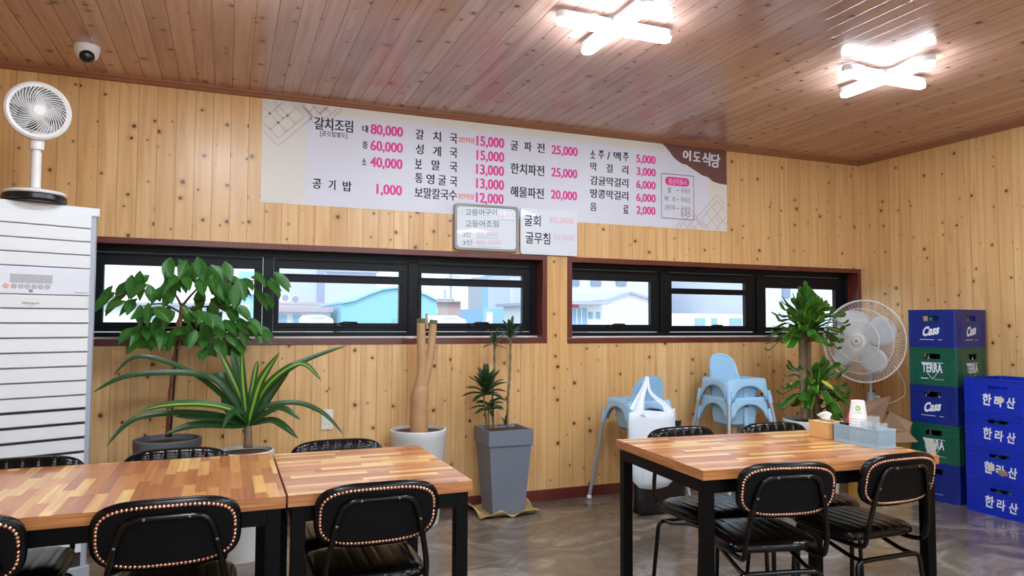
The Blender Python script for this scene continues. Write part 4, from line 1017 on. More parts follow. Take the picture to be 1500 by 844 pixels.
def ring(mb, r_, z_, t_, n=64): mb.tube([m4 @ Vector((r_ * math.cos(2 * math.pi * k / n), r_ * math.sin(2 * math.pi * k / n), z_)) for k in range(n)], t_, 6, closed=True)
def gz(r_, s_): return s_ * (.02 + .085 * (1 - (r_ / FR) ** 2.4))
for nm, s_ in (('front_guard', 1), ('rear_guard', -1)):
    q = MB()
    if s_ > 0:
        ring(q, FR, .0, .006); ring(q, .055, gz(.055, 1), .004, 32); ring(q, .165, gz(.165, 1), .0035); ring(q, .262, gz(.262, 1), .003)
    else: ring(q, FR - .004, -.010, .004); ring(q, .19, gz(.19, -1), .003)
    for k in range(130 if s_ > 0 else 72):
        a = 2 * math.pi * k / (130 if s_ > 0 else 72); pts = []
        for j in range(7):
            r_ = .05 + (FR - .05) * j / 6; aa = a + (.10 * j / 6 if s_ > 0 else 0)
            pts.append(m4 @ Vector((r_ * math.cos(aa), r_ * math.sin(aa), gz(r_, s_) if j < 6 else 0)))
        q.tube(pts, .00125, 3, caps=False)
    q.build(nm, 'white_plastic', bf)
q = MB(); q.lathe([(0, .118), (.03, .117), (.052, .110), (.056, .100), (0, .092)], 28, m4); bd = q.build('badge', 'white_plastic', bf, smooth='auto')
q = MB()
for k in range(20):
    a = 2 * math.pi * k / 20; e1 = m4 @ Vector((.030 * math.cos(a), .030 * math.sin(a), .1185)); e2 = m4 @ Vector((.050 * math.cos(a), .050 * math.sin(a), .1125)); q.tube([e1, e2], .0022, 4)
q.build('badge_slots', 'grey_print', bd)
q = MB(); q.lathe([(0, .1205), (.014, .120), (.016, .117), (0, .116)], 16, m4); q.build('badge_centre', 'cap', bd)
q = MB(); q.lathe([(0, .05), (.045, .04), (.05, -.03), (0, -.03)], 24, m4); q.build('hub', 'white_plastic', bf, smooth='auto')
for k in range(4):
    q = MB(); a = 2 * math.pi * k / 4 + .35; ea = Vector((math.cos(a), math.sin(a), 0)); et = Vector((-math.sin(a), math.cos(a), 0)); vs = []
    for j in range(11):
        s_ = j / 10; r_ = .04 + .235 * s_; wv = .07 + .17 * math.sin(math.pi * min(1, s_ * .82 + .06)) ** 1.1; lean = .10 * s_
        if s_ > .8: wv *= math.sqrt(max(.02, 1 - ((s_ - .8) / .21) ** 2))
        for i in range(7):
            u_ = -1 + i / 3; vs.append(m4 @ (ea * r_ + et * (u_ * wv * .5 + lean * .4) + Vector((0, 0, .005 + u_ * .035 * (1 - .3 * s_)))))
    q.add(vs, [(j * 7 + i, j * 7 + i + 1, (j + 1) * 7 + i + 1, (j + 1) * 7 + i) for j in range(10) for i in range(6)]); q.build('blade', 'fan_blade', bf, smooth=True, solid=.003)
q = MB(); q.tube(smooth_path([FC - base + Vector((.10, .02, -.04)), (.16, -.10, .95), (.20, -.16, .75), (.12, -.1, .66), (.05, -.03, .62), (.05, .05, .3), (.1, .12, .02)], 8), .004, 6); q.build('power_cord', 'white_plastic', bf, smooth=True)

# ================================================================== CARDBOARD BOX
bx = thing('cardboard_box', 'opened brown cardboard box with raised flaps between fan and crates', 'box', (4.545, 3.985, 0), R(-6))
q = MB(); w2, d2, h_ = .150, .14, .50; t4 = .005
q.box(-w2, w2, -d2, -d2 + t4, 0, h_); q.box(-w2, w2, d2 - t4, d2, 0, h_); q.box(-w2, -w2 + t4, -d2 + t4, d2 - t4, 0, h_); q.box(w2 - t4, w2, -d2 + t4, d2 - t4, 0, h_); q.box(-w2 + t4, w2 - t4, -d2 + t4, d2 - t4, 0, t4); q.build('carton', 'card_print', bx)
q = MB(); q.prism([(-w2, d2 - .004, h_), (w2, d2 - .004, h_), (w2 + .09, d2 - .02, h_ + .24), (-w2 + .02, d2 + .03, h_ + .17)], (0, .005, 0)); q.build('flap', 'card', bx)
q = MB(); q.prism([(w2 - .004, -d2, h_), (w2 - .004, d2 - .02, h_), (w2 + .05, d2 - .05, h_ + .125), (w2 + .05, -d2 + .02, h_ + .07)], (.005, 0, 0)); q.build('flap', 'card', bx)
q = MB(); q.prism([(-w2, -d2 - .001, h_), (w2, -d2 - .001, h_), (w2 - .02, -d2 - .10, h_ - .05), (-w2 + .02, -d2 - .10, h_ - .05)], (0, .004, .004)); q.build('flap', 'card', bx)

# ================================================================== CRATES AND BOTTLES
def crate(label, loc, rotz, a, c, h, mat, group, logo, faces, hole=(.12, .042), hz=.214, bands=(0.0, .04, .075), extra=None):
    """a along x, c along y; faces is a string of sides that carry print"""
    t_ = thing('bottle_crate', label, 'crate', loc, rotz, group); tk_ = .007; ha, hc_ = a / 2, c / 2
    q = MB(); hw_, hh = hole[0] / 2, hole[1] / 2; z0, z1 = hz - hh, hz + hh
    def wall(axis, s_):
        L = ha if axis == 'x' else hc_; D = hc_ if axis == 'x' else ha; e_ = -.012
        def bx_(u0, u1, w0, w1):
            p0, p1 = sorted((s_ * D, s_ * (D - tk_)))
            if axis == 'x': q.box(u0, u1, p0, p1, w0, w1)
            else: q.box(p0, p1, u0, u1, w0, w1)
        bx_(-L - e_, L + e_, .004, z0); bx_(-L - e_, L + e_, z1, h - .004); bx_(-L - e_, -hw_, z0, z1); bx_(hw_, L + e_, z0, z1)
    for s_ in (-1, 1): wall('x', s_); wall('y', s_)
    q.box(-ha + tk_, ha - tk_, -hc_ + tk_, hc_ - tk_, .006, .014)
    q.build('body', mat, t_)
    def rr(o_, z_, r_=.028, n=5):
        out = []
        for sx, sy, a0 in ((1, 1, 0), (-1, 1, 90), (-1, -1, 180), (1, -1, 270)):
            out += [Vector((sx * (ha + o_ - r_) + r_ * math.cos(R(a0 + 90 * k / n)), sy * (hc_ + o_ - r_) + r_ * math.sin(R(a0 + 90 * k / n)), z_)) for k in range(n + 1)]
        return out
    def hoop(mb, o0, o1, za, zb_):
        A_, B_, C_, D_ = rr(o1, za), rr(o1, zb_), rr(o0, zb_), rr(o0, za); n = len(A_); vs = A_ + B_ + C_ + D_; fs = []
        for k in range(n):
            k2 = (k + 1) % n
            for i in range(4): fs.append((i * n + k, i * n + k2, ((i + 1) % 4) * n + k2, ((i + 1) % 4) * n + k))
        mb.add(vs, fs)
    q = MB(); hoop(q, -.009, .005, h - .014, h); hoop(q, -.006, .0035, h - .045, h - .037); hoop(q, -.006, .003, h * .70 - .006, h * .70); hoop(q, -.006, .003, 0.0, .012)
    for sx in (-1, 1):
        for sy in (-1, 1):
            P0 = []
            for k in range(7):
                an_ = R(90 * k / 6); P0.append((sx * (ha - .028 + .028 * math.cos(an_)), sy * (hc_ - .028 + .028 * math.sin(an_)), .004))
            P0 += [(sx * (ha - .028), sy * (hc_ - .006), .004), (sx * (ha - .006), sy * (hc_ - .028), .004)]
            P1 = [P0[k] for k in range(7)]; inn = [(sx * (ha - .028 + .020 * math.cos(R(90 * k / 6))), sy * (hc_ - .028 + .020 * math.sin(R(90 * k / 6))), .004) for k in range(6, -1, -1)]
            q.prism(P1 + inn, (0, 0, h - .008))
            for dd in (.045, .065):
                q.box(*sorted((sx * (ha - dd), sx * (ha - dd + .005))), *sorted((sy * hc_, sy * (hc_ + .002))), .012, h * .69)
                q.box(*sorted((sx * ha, sx * (ha + .002))), *sorted((sy * (hc_ - dd), sy * (hc_ - dd + .005))), .012, h * .69)
    q.build('rim_and_ribs', mat, t_)
    for f_ in faces:
        if f_ == 'x-': o_, U = Vector((-ha - .0008, 0, 0)), Vector((0, -1, 0))
        else: o_, U = Vector((0, -hc_ - .0008, 0)), Vector((1, 0, 0))
        q = MB(); logo(q, o_, U, Vector((0, 0, 1)), h); q.build('logo', 'print_white', t_)
    return t_
def logo_cass(q, o_, U, V, h):
    write(q, 'Cass', o_ - U * .062 + V * (h * .28), U * .125 + V * .022, V * .072, .045, .12)
    for u0, u1 in ((-.085, .02), (.05, .08)): q.ngon([o_ + U * u0 + V * (h * .20), o_ + U * u1 + V * (h * .20), o_ + U * u1 + V * (h * .20 + .004), o_ + U * u0 + V * (h * .20 + .004)])
def logo_terra(q, o_, U, V, h):
    write(q, 'TERRA', o_ - U * .075 + V * (h * .34), U * .15, V * .070, .035)
    def ln(a, c, wd=.004):
        p_ = o_ + U * a[0] + V * a[1]; r_ = o_ + U * c[0] + V * c[1]; d = (r_ - p_).normalized(); n_ = d.cross(U.cross(V)) * wd / 2; q.ngon([p_ - n_, r_ - n_, r_ + n_, p_ + n_])
    ln((-.082, h * .60), (.082, h * .60)); ln((-.035, h * .32), (0, h * .17)); ln((0, h * .17), (.035, h * .32)); ln((-.085, h * .18), (-.03, h * .18), .006); ln((.015, h * .165), (.085, h * .165), .003)
def logo_none(q, o_, U, V, h):
    q.ngon([o_ - U * .06 + V * .05, o_ + U * .06 + V * .05, o_ + U * .06 + V * .053, o_ - U * .06 + V * .053])
def logo_halla(q, o_, U, V, h):
    write(q, '한', o_ - U * .105 + V * (h * .22), U * .062 - V * .004, V * .082, .03, .12); write(q, '라', o_ - U * .024 + V * (h * .21), U * .058 - V * .004, V * .074, .03, .12); write(q, '산', o_ + U * .056 + V * (h * .20), U * .058 - V * .004, V * .074, .03, .12)
CA, CAW, CAL, CAH = R(8), .412, .355, .2815
xv = Vector((math.cos(CA), math.sin(CA), 0)); yv = Vector((-math.sin(CA), math.cos(CA), 0)); cA = Vector((4.900, 3.610, 0)) + xv * CAW / 2 + yv * CAL / 2
stackA = [('blue bottle crate at the foot of the tall stack', 'blue_crate', logo_none, ['x-']), ('green bottle crate second from the floor with a torn label on it', 'green_crate', logo_terra, ['x-']), ('blue bottle crate in the middle of the tall stack', 'blue_crate', logo_cass, ['x-', 'y-']),
          ('green bottle crate just under the topmost crate of the tall stack', 'green_crate', logo_terra, ['x-', 'y-']), ('blue bottle crate on top of the tall stack against the pine wall', 'blue_crate', logo_cass, ['x-', 'y-'])]
def bottle(label, group, loc, mat, h=.245):
    t_ = thing('bottle', label, 'bottle', loc, 0, group)
    q = MB(); k = h / .26; q.lathe([(0, 0), (.032, 0), (.034, .006), (.034, .140 * k), (.030, .165 * k), (.017, .20 * k), (.0135, .225 * k), (.0135, .252 * k), (0, .252 * k)], 18); q.build('glass_body', mat, t_, smooth='auto')
    q = MB(); q.lathe([(.0150, .238 * k), (.0152, .254 * k), (.012, .259 * k), (0, .259 * k)], 16); q.build('cap', 'cap', t_, smooth='auto')
    return t_
for k, (lab, mt, lg, fc) in enumerate(stackA):
    tw_ = (.0, .3, -.5, .4, -.2)[k]
    cr_ = crate(lab, (cA.x, cA.y, k * CAH), CA + R(tw_), CAW, CAL, CAH - .001, mt, 'stacked bottle crates', lg, fc)
    if k == 1:
        q = MB(); xx = -CAW / 2 - .004; q.ngon([(xx, .075, .175), (xx, -.02, .135), (xx - .004, -.015, .06), (xx, .05, .055), (xx, .06, .12)]); q.build('torn_label', 'label_paper', cr_, solid=.001)
    if k == 0: continue
    spots = {4: [((-1, .025), 'green_glass'), ((-1, -.06), 'white_plastic')], 3: [((-1, .05), 'brown_glass'), ((-1, .0), 'brown_glass'), ((-1, -.075), 'brown_glass'), ((1, -.06), 'brown_glass'), ((1, .02), 'green_glass'), ((1, .095), 'brown_glass')],
             2: [((-1, .075), 'brown_glass'), ((-1, .025), 'brown_glass'), ((-1, -.025), 'brown_glass'), ((-1, -.075), 'brown_glass')], 1: [((-1, .05), 'brown_glass'), ((-1, -.02), 'brown_glass'), ((-1, -.09), 'brown_glass')]}[k]
    names = {4: 'topmost blue crate of the tall stack', 3: 'upper green crate', 2: 'blue crate between the green ones', 1: 'lower green crate with the torn label'}
    used = []
    for (side, s_), gm in spots:
        lo_ = Vector((-CAW / 2 + .046, s_, .0145)) if side < 0 else Vector((s_, -CAL / 2 + .05, .0145))
        while any((lo_ - u_).length < .071 for u_ in used): lo_ += Vector((.036, 0, 0)) if side < 0 else Vector((0, .036, 0))
        used.append(lo_.copy())
        wp = Vector((cA.x, cA.y, k * CAH)) + Matrix.Rotation(CA, 3, 'Z') @ lo_
        cn = {'green_glass': 'green glass', 'brown_glass': 'brown glass', 'white_plastic': 'white-necked'}[gm]
        bottle('%s bottle inside the %s' % (cn, names[k]), 'bottles in the crates', wp, gm)
CBH = .2315; BX0, BY1 = 4.868, 3.545; BW, BL = .40, .49
labs = ('bright blue crate at the foot of the front stack', 'bright blue crate with white scraps stuck on, second from the floor', 'bright blue crate second from the top of the front stack', 'bright blue crate on top of the front stack with a peeling logo')
for k, lab in enumerate(labs):
    crt = crate(lab, (BX0 + BW / 2, BY1 - BL / 2, k * CBH), R((0, .4, -.3, .5)[k]), BW, BL, CBH - .001, 'blue_crate_bright', 'stacked bottle crates', logo_halla, ['x-'], (.135, .036), .178)
    if k == 1:
        q = MB(); xx = -BW / 2 - .003; q.ngon([(xx, .085, .11), (xx, .035, .12), (xx - .003, .03, .075), (xx, .075, .06)]); q.build('torn_label', 'label_paper', crt, solid=.001)
        q = MB(); q.ngon([(xx, .01, .085), (xx, -.05, .085), (xx, -.055, .055), (xx, -.01, .048), (xx, .012, .06)]); q.build('label_scrap', 'card', crt, solid=.001)
    if k == 3:
        q = MB(); xx = -BW / 2 - .003; q.ngon([(xx, .02, .10), (xx, -.01, .118), (xx, -.045, .105), (xx, -.04, .08), (xx, -.005, .07)]); q.build('label_scrap', 'label_paper', crt, solid=.001)
    if k < 3:
        for s_ in (-.035, .04):
            bottle('green glass bottle inside a bright blue crate of the front stack', 'bottles in the crates', (BX0 + .05, BY1 - BL / 2 + s_, k * CBH + .0145), 'green_glass', .20)

# ================================================================== THINGS ON THE TABLE WITH THE BASKET
def rbox(mb, x0, x1, y0, y1, z0, z1): return mb.box(x0, x1, y0, y1, z0, z1)
TZ = .7505; ro = R(-2)
tb = thing('tissue_box', 'pale wooden tissue box with white tissue beside the blue basket', 'tissue box', (2.712, 2.668, TZ), ro)
q = MB(); q.box(-.054, .054, -.064, .064, 0, .072); q.box(-.055, .055, -.065, .065, .072, .078); q.build('case', 'pale_wood', tb, bevel=.002)
q = MB(); q.box(-.012, .012, -.04, .04, .0782, .0790); q.build('slot', 'slot', tb)
q = MB(); vs = []
for j in range(5):
    for i in range(9):
        u_ = -1 + i / 4; v_ = j / 4; vs.append((.016 * math.sin(2.4 * u_ + v_ * 2) * (.3 + v_) - .004, u_ * (.036 + .006 * v_), .079 + .040 * v_ * (1 - .25 * abs(u_) ** 2 + .12 * math.sin(5 * u_))))
q.add(vs, [(j * 9 + i, j * 9 + i + 1, (j + 1) * 9 + i + 1, (j + 1) * 9 + i) for j in range(4) for i in range(8)]); q.build('tissue', 'paper', tb, smooth=True, solid=.002)

BKc = Vector((2.722, 2.462, TZ)); bk = thing('plastic_basket', 'pale blue slotted plastic basket holding cups and glasses on the table', 'basket', BKc, ro)
bw, bl, bh = .054, .125, .080
q = MB(); t4 = .0028
q.box(-bw, bw, -bl, bl, 0, .004)
for s_ in (-1, 1):
    for axis in ('x', 'y'):
        L, D = (bl, bw) if axis == 'x' else (bw, bl)
        def pbox(u0, u1, z0, z1, tt=t4):
            p0, p1 = sorted((s_ * D, s_ * (D - tt)))
            q.box(p0, p1, u0, u1, z0, z1) if axis == 'x' else q.box(u0, u1, p0, p1, z0, z1)
        pbox(-L, L, .004, .014); pbox(-L, L, bh - .010, bh); pbox(-L, L, .042, .045)
        nz = 9
        for k in range(nz): zz = .014 + (bh - .024) * (k + .5) / nz; pbox(-L, L, zz - .0018, zz + .0018)
        nv = max(6, round(2 * L / .013))
        for k in range(nv + 1): uu = -L + .003 + (2 * L - .006) * k / nv; pbox(uu - .0025, uu + .0025, .010, bh - .006, t4 * .8)
        p_ = .004; pbox(-L - p_ * 0, L + p_ * 0, bh - .004, bh + .001, -.003)
q.build('tray', 'basket', bk)
def inb(x, y, z): return BKc + Matrix.Rotation(ro, 3, 'Z') @ Vector((x, y, z))
cu_ = thing('paper_cup_stack', 'stack of upturned white paper cups with a lime print in the basket', 'paper cups', inb(-.004, .028, .0045))
def cup(z0, parent, nm):
    q = MB(); q.lathe([(.0385, z0), (.0395, z0 + .002), (.0385, z0 + .004), (.028, z0 + .082), (.0265, z0 + .083), (.0262, z0 + .079), (0, z0 + .079)], 30); return q.build(nm, 'paper', parent, smooth='auto')
for k in range(9): cup(.012 * k, cu_, 'cup')
top = cup(.108, cu_, 'cup')
q = MB(); cdir = Vector((EYE.x - 2.72, EYE.y - 2.49, 0)).normalized(); cang = math.atan2(cdir.y, cdir.x)
for a, zz, sz in [(cang + .25 * math.cos(k), .158 + .009 * math.sin(k), 1) for k in [2 * math.pi * i / 12 for i in range(12)]]:
    rr_ = .0385 - .0105 * (zz - .108) / .08 + .0006; p_ = Vector((rr_ * math.cos(a), rr_ * math.sin(a), zz)); q.box(p_.x - .0022, p_.x + .0022, p_.y - .0022, p_.y + .0022, p_.z - .0022, p_.z + .0022)
for k in range(7):
    a = cang + (-.36 + .12 * k); zz = .139; rr_ = .0385 - .0105 * (zz - .108) / .08 + .0006; p_ = Vector((rr_ * math.cos(a), rr_ * math.sin(a), zz)); q.box(p_.x - .0015, p_.x + .0015, p_.y - .0015, p_.y + .0015, zz - .001, zz + .001)
q.build('leaf_print', 'lime_print', top)
def tumbler(label, loc, h=.062, r=.026):
    t_ = thing('shot_glass', label, 'glass', loc, 0, 'small clear glasses in the basket'); q = MB()
    q.lathe([(0, 0), (r * .86, 0), (r * .88, .002), (r, h), (r - .0025, h), (r * .80, .010), (0, .009)], 24); q.build('glass_body', 'tumbler', t_, smooth='auto')
tumbler('clear shot glass in front of the paper cups', inb(-.022, -.040, .0045), .106); tumbler('clear shot glass at the near end of the basket', inb(.006, -.092, .0045), .102); tumbler('clear shot glass behind the other two in the basket', inb(.022, -.036, .0045), .124)
rd = thing('sauce_holder', 'small black holder with a red lid between tissue box and paper cups', 'condiment holder', inb(.0, .092, .0045))
q = MB(); q.box(-.032, .032, -.018, .022, 0, .082); q.build('holder', 'black_plastic', rd, bevel=.003)
q = MB(); q.prism([(.002, -.015, .0825), (.034, -.015, .0825), (.034, -.015, .125), (.020, -.015, .125)], (0, .03, 0)); q.build('lid', 'red', rd, bevel=.002)

# ================================================================== HIGHCHAIRS AND BAGS
def highchair(label, loc, rotz, group):
    """front is -y; origin on the floor under the middle of the tray"""
    t_ = thing('highchair', label, 'highchair', loc, rotz, group); TZ_ = .745; tw2, td2 = .178, .168; LZ = .595
    def rrect(w_, d_, z_, r_, n=6):
        out = []
        for sx, sy, a0 in ((1, 1, 0), (-1, 1, 90), (-1, -1, 180), (1, -1, 270)):
            out += [Vector((sx * (w_ - r_) + r_ * math.cos(R(a0 + 90 * k / n)), sy * (d_ - r_) + r_ * math.sin(R(a0 + 90 * k / n)), z_)) for k in range(n + 1)]
        return out
    q = MB(); q.rings([rrect(tw2, td2, TZ_, .035), rrect(tw2 - .010, td2 - .010, TZ_ + .006, .035), rrect(tw2 - .028, td2 - .028, TZ_ + .002, .04), rrect(tw2 - .036, td2 - .036, TZ_ - .05, .05), rrect(tw2 - .05, td2 - .05, TZ_ - .19, .06), rrect(tw2 - .08, td2 - .08, TZ_ - .215, .06)], False, True)
    q.build('seat_bowl', 'baby_blue', t_, smooth='auto', solid=.004)
    # arched skirt all round, flaring down to the leg sockets
    q = MB(); n = 24; vs = []; fs = []; loop = []
    for (x0, y0), (x1, y1) in (((-1, -1), (1, -1)), ((1, -1), (1, 1)), ((1, 1), (-1, 1)), ((-1, 1), (-1, -1))):
        for k in range(n): s_ = k / n; loop.append((x0 + (x1 - x0) * s_, y0 + (y1 - y0) * s_, s_))
    NL = len(loop)
    for x, y, s_ in loop:
        den = (abs(x) ** 9 + abs(y) ** 9) ** (1 / 9); ux, uy = x / den, y / den
        u_ = abs(2 * s_ - 1); arch = 0 if u_ > .74 else math.sqrt(1 - (u_ / .74) ** 2)
        for j in range(5):
            v_ = j / 4; zb_ = LZ + arch * .105; z_ = TZ_ - (TZ_ - zb_) * v_; fl = 1 + .10 * (TZ_ - z_) / (TZ_ - LZ)
            vs.append((ux * tw2 * fl, uy * td2 * fl, z_))
    for k in range(NL):
        for j in range(4): fs.append((k * 5 + j, ((k + 1) % NL) * 5 + j, ((k + 1) % NL) * 5 + j + 1, k * 5 + j + 1))
    q.add(vs, fs); q.build('skirt', 'baby_blue', t_, smooth='auto', solid=.005)
    # rounded backrest
    q = MB(); ol = []
    hw_ = .128; zt = TZ_ + .185
    for k in range(25):
        a = R(180 - 180 * k / 24); ol.append((hw_ * math.copysign(abs(math.cos(a)) ** .8, math.cos(a)), TZ_ + .045 + .14 * math.sin(a) ** .85 if 0 < k < 24 else TZ_ + .045))
    ol = [(-hw_ - .012, TZ_ - .02)] + ol + [(hw_ + .012, TZ_ - .02)]
    def bp(x, z, d): return (x, td2 - .030 + (z - TZ_) * .22 - 1.6 * x * x + d, z)
    rows = []
    for d, ins in ((0, .0), (-.010, .0), (-.010, .016), (-.002, .022)):
        rows.append([Vector(bp(x * (1 - ins / hw_), z - (ins if z > TZ_ else 0) * max(0, (z - TZ_) / .185), d)) for x, z in ol])
    for A_, B_ in zip(rows, rows[1:]):
        n_ = len(A_); q.add(A_ + B_, [(k, k + 1, n_ + k + 1, n_ + k) for k in range(n_ - 1)])
    q.ngon(rows[-1]); q.ngon(list(reversed(rows[0]))); q.build('backrest', 'baby_blue', t_, smooth='auto')
    q = MB(); q.box(-.018, .018, -td2 + .03, -td2 + .036, TZ_ - .20, TZ_ - .01); q.build('crotch_post', 'baby_blue', t_)
    q = MB(); q.box(-.10, .10, .02, .026, TZ_ - .16, TZ_ - .135); q.box(-.02, .02, -.06, .02, TZ_ - .165, TZ_ - .14); q.box(-.035, .035, .0, .018, TZ_ - .17, TZ_ - .12); q.build('harness', 'black_plastic', t_)
    for sx in (-1, 1):
        for sy in (-1, 1):
            q = MB(); a_ = Vector((sx * tw2 * 1.0, sy * td2 * 1.0, LZ + .07)); c_ = Vector((sx * .262, sy * .262, .02))
            q.tube([a_, c_], .0125, 14); l_ = q.build('leg', 'steel', t_, smooth='auto')
            q = MB(); q.lathe([(0, 0), (.012, .0), (.018, .008), (.018, .024), (.012, .032), (0, .034)], 14, Matrix.Translation((c_.x, c_.y, 0))); q.build('foot_cap', 'white_plastic', l_, smooth=True)
            q = MB(); q.tube([a_, a_.lerp(c_, .14)], .0165, 14); q.build('leg_socket', 'baby_blue', t_, smooth='auto')
    return t_
H1 = Vector((2.775, 4.475, 0))
highchair('pale blue highchair draped with a white carrier bag', H1, R(180), 'pale blue highchairs')
H2 = Vector((3.585, 4.43, 0))
highchair('pale blue highchair at the bottom of the pair stacked by the wall', H2, 0, 'pale blue highchairs')
highchair('pale blue highchair on top of the pair stacked by the wall', H2 + Vector((0, 0, .135)), 0, 'pale blue highchairs')

# white carrier bag tied over the backrest of the single highchair
YB = 4.105
bg_ = thing('carrier_bag', 'white plastic carrier bag hung by its handles over a highchair backrest', 'bag', (2.75, YB, .17))
def bl_(px, py, dy=0): return onY(px, py, YB + dy) - Vector(bg_.location)
prof = [(716, 948, 966), (713, 937, 978), (704, 928, 986), (690, 924, 989), (665, 922, 988), (640, 921, 988), (615, 921, 988), (602, 921, 988)]
q = MB(); loops = []
for k, (py, xa, xb) in enumerate(prof):
    a_ = bl_(xa, py); c_ = bl_(xb, py); th = .008 + .05 * math.sin(math.pi * min(1, (k + .4) / 8.5)) * (1 if k < 6 else .45); lp_ = []; N_ = 36
    for i in range(N_):
        an_ = 2 * math.pi * i / N_; mid = (a_ + c_) / 2; hx = (c_.x - a_.x) / 2
        wr = .006 * math.sin(3.1 * i + k * 1.7) * (k > 0)
        lp_.append(Vector((mid.x + hx * math.copysign(abs(math.cos(an_)) ** .75, math.cos(an_)), math.sin(an_) * th + wr, mid.z + (.01 * math.cos(an_ * 3) if k > 5 else 0))))
    loops.append(lp_)
q.rings(loops, True, False); q.build('bag_body', 'white_bag', bg_, smooth=True, solid=.0015)
q = MB()
for pth, ws_ in (([(931, 606), (935, 590), (942, 571), (948, 552)], (.12, .075, .04, .02)), ([(979, 606), (973, 594), (961, 584), (951, 572), (948, 552)], (.08, .045, .03, .024, .02))):
    P_ = [bl_(x, y, .0 + .10 * (604 - y) / 51) for x, y in pth]
    sp_ = smooth_path(P_, 5); N_ = len(sp_); ww = []
    for i in range(N_): f_ = i / (N_ - 1) * (len(ws_) - 1); j = min(int(f_), len(ws_) - 2); ww.append(ws_[j] + (ws_[j + 1] - ws_[j]) * (f_ - j))
    q.blade(sp_, ww, (0, -1, .3), .18)
q.build('handles', 'white_bag', bg_, smooth=True, solid=.002)
# black bin bag on the floor
bb = thing('bin_bag', 'long black bin bag hung behind the white carrier bag, touching the floor', 'bag', (2.775, 4.215, 0))
q = MB(); loops = []
for k, (z_, rx, ry) in enumerate(((0, .16, .035), (.02, .20, .045), (.10, .205, .046), (.22, .20, .042), (.36, .195, .036), (.50, .19, .03), (.58, .185, .024), (.62, .18, .012))):
    loops.append([Vector((rx * math.cos(2 * math.pi * i / 40) * (1 + .07 * math.sin(5 * 2 * math.pi * i / 40 + k * .9) * (k > 0)), ry * math.sin(2 * math.pi * i / 40) * (1 + .07 * math.sin(7 * 2 * math.pi * i / 40 - k * .6) * (k > 0)), z_)) for i in range(40)])
q.rings(loops); q.build('bag_body', 'black_bag', bb, smooth=True)

# ================================================================== OUTSIDE THE WINDOWS
for k, c in dict(o_white=(232, 234, 236), o_lilac=(186, 192, 214), o_pale=(206, 212, 226), o_teal=(128, 184, 202), o_blue=(144, 192, 230), o_brown=(178, 154, 154), o_roof=(178, 158, 164), o_grey=(168, 174, 188), o_dark=(132, 144, 168), o_glass=(144, 180, 206), o_red=(224, 88, 116), o_asphalt=(160, 162, 164)).items(): M[k] = plain('outdoor_' + k[2:], c, .7, var=.04, scale=.6)  # building tones paled so the outdoor haze sits in their colour
b = MB(); b.box(-80, 140, 5.2, 160, -.3, -.1); struct(b.build('ground', 'o_asphalt'), 'pale asphalt yard outside the windows', 'ground')
def block(root, nm, mat, px0, px1, pytop, Y, dep, z0=-.1, pybot=None):
    a = onY(px0, pytop, Y); c = onY(px1, pytop, Y); zt = (a.z + c.z) / 2
    if pybot is not None: z0 = (onY(px0, pybot, Y).z + onY(px1, pybot, Y).z) / 2
    q = MB(); l = root.location; q.box(a.x - l.x, c.x - l.x, Y - l.y, Y + dep - l.y, z0 - l.z, zt - l.z); return q.build(nm, mat, root)
def bld(name, label, cat, px, Y, group=None):
    p_ = onY(px, 470, Y); return thing(name, label, cat, (p_.x, Y, -.1), 0, group)
r_ = bld('warehouse', 'low white warehouse seen through the leafy tree', 'building', 250, 24); block(r_, 'wall', 'o_white', 120, 330, 446, 24, 8); block(r_, 'roof', 'o_grey', 115, 335, 443, 23.8, 8.4, pybot=447); block(r_, 'window', 'o_glass', 205, 235, 458, 23.95, .1, pybot=468)
r_ = bld('blue_shed', 'blue sheet-metal shed seen beside the leafy tree', 'building', 358, 20); block(r_, 'wall', 'o_blue', 338, 384, 430, 20, 5); block(r_, 'roof', 'o_white', 336, 386, 427, 19.9, 5.2, pybot=431); block(r_, 'shutter', 'o_white', 352, 366, 446, 19.95, .1)
r_ = bld('apartment_block', 'pale lilac tower block behind the leafy tree', 'building', 345, 48); block(r_, 'wall', 'o_pale', 326, 366, 300, 48, 12); block(r_, 'window_band', 'o_blue', 350, 372, 398, 47.9, .2, pybot=408)
r_ = bld('office_block', 'white office block at the left edge of the middle pane', 'building', 440, 60); block(r_, 'wall', 'o_pale', 398, 478, 300, 60, 6)
r_ = bld('tower_block', 'lilac windowless tower behind the flat roofs', 'building', 515, 52); block(r_, 'wall', 'o_lilac', 478, 553, 300, 52, 5); block(r_, 'parapet', 'o_grey', 478, 556, 395, 51.8, .19, pybot=399)
r_ = bld('flat_roofed_building', 'low white flat-roofed building with outdoor units on its roof', 'building', 450, 42); block(r_, 'wall', 'o_white', 400, 506, 446, 42, 5); block(r_, 'roof', 'o_roof', 398, 508, 443, 41.8, 5.4, pybot=446.5)
for x in (418, 433):
    u_ = block(r_, 'outdoor_unit', 'o_white', x - 6 if x < 425 else x - 4, x + 6 if x < 425 else x + 4, 428 if x < 425 else 433, 41.9, .6, pybot=443.3)
    c_ = onY(x, 436 if x < 425 else 438, 41.87) - Vector(r_.location); q = MB(); q.lathe([(0, .02), (.17, .02), (.18, 0), (0, 0)], 14, Matrix.Translation(c_) @ Matrix.Rotation(R(90), 4, 'X')); q.build('fan_grille', 'o_dark', u_)
r_ = bld('small_house', 'small white house with a dull red roof edge', 'building', 445, 26); block(r_, 'wall', 'o_white', 404, 484, 457, 26, 5); block(r_, 'roof', 'o_roof', 400, 488, 450, 25.7, 5.6, pybot=457)
for x in (414, 436): block(r_, 'window', 'o_glass', x - 6, x + 6, 462, 25.95, .1, pybot=472)
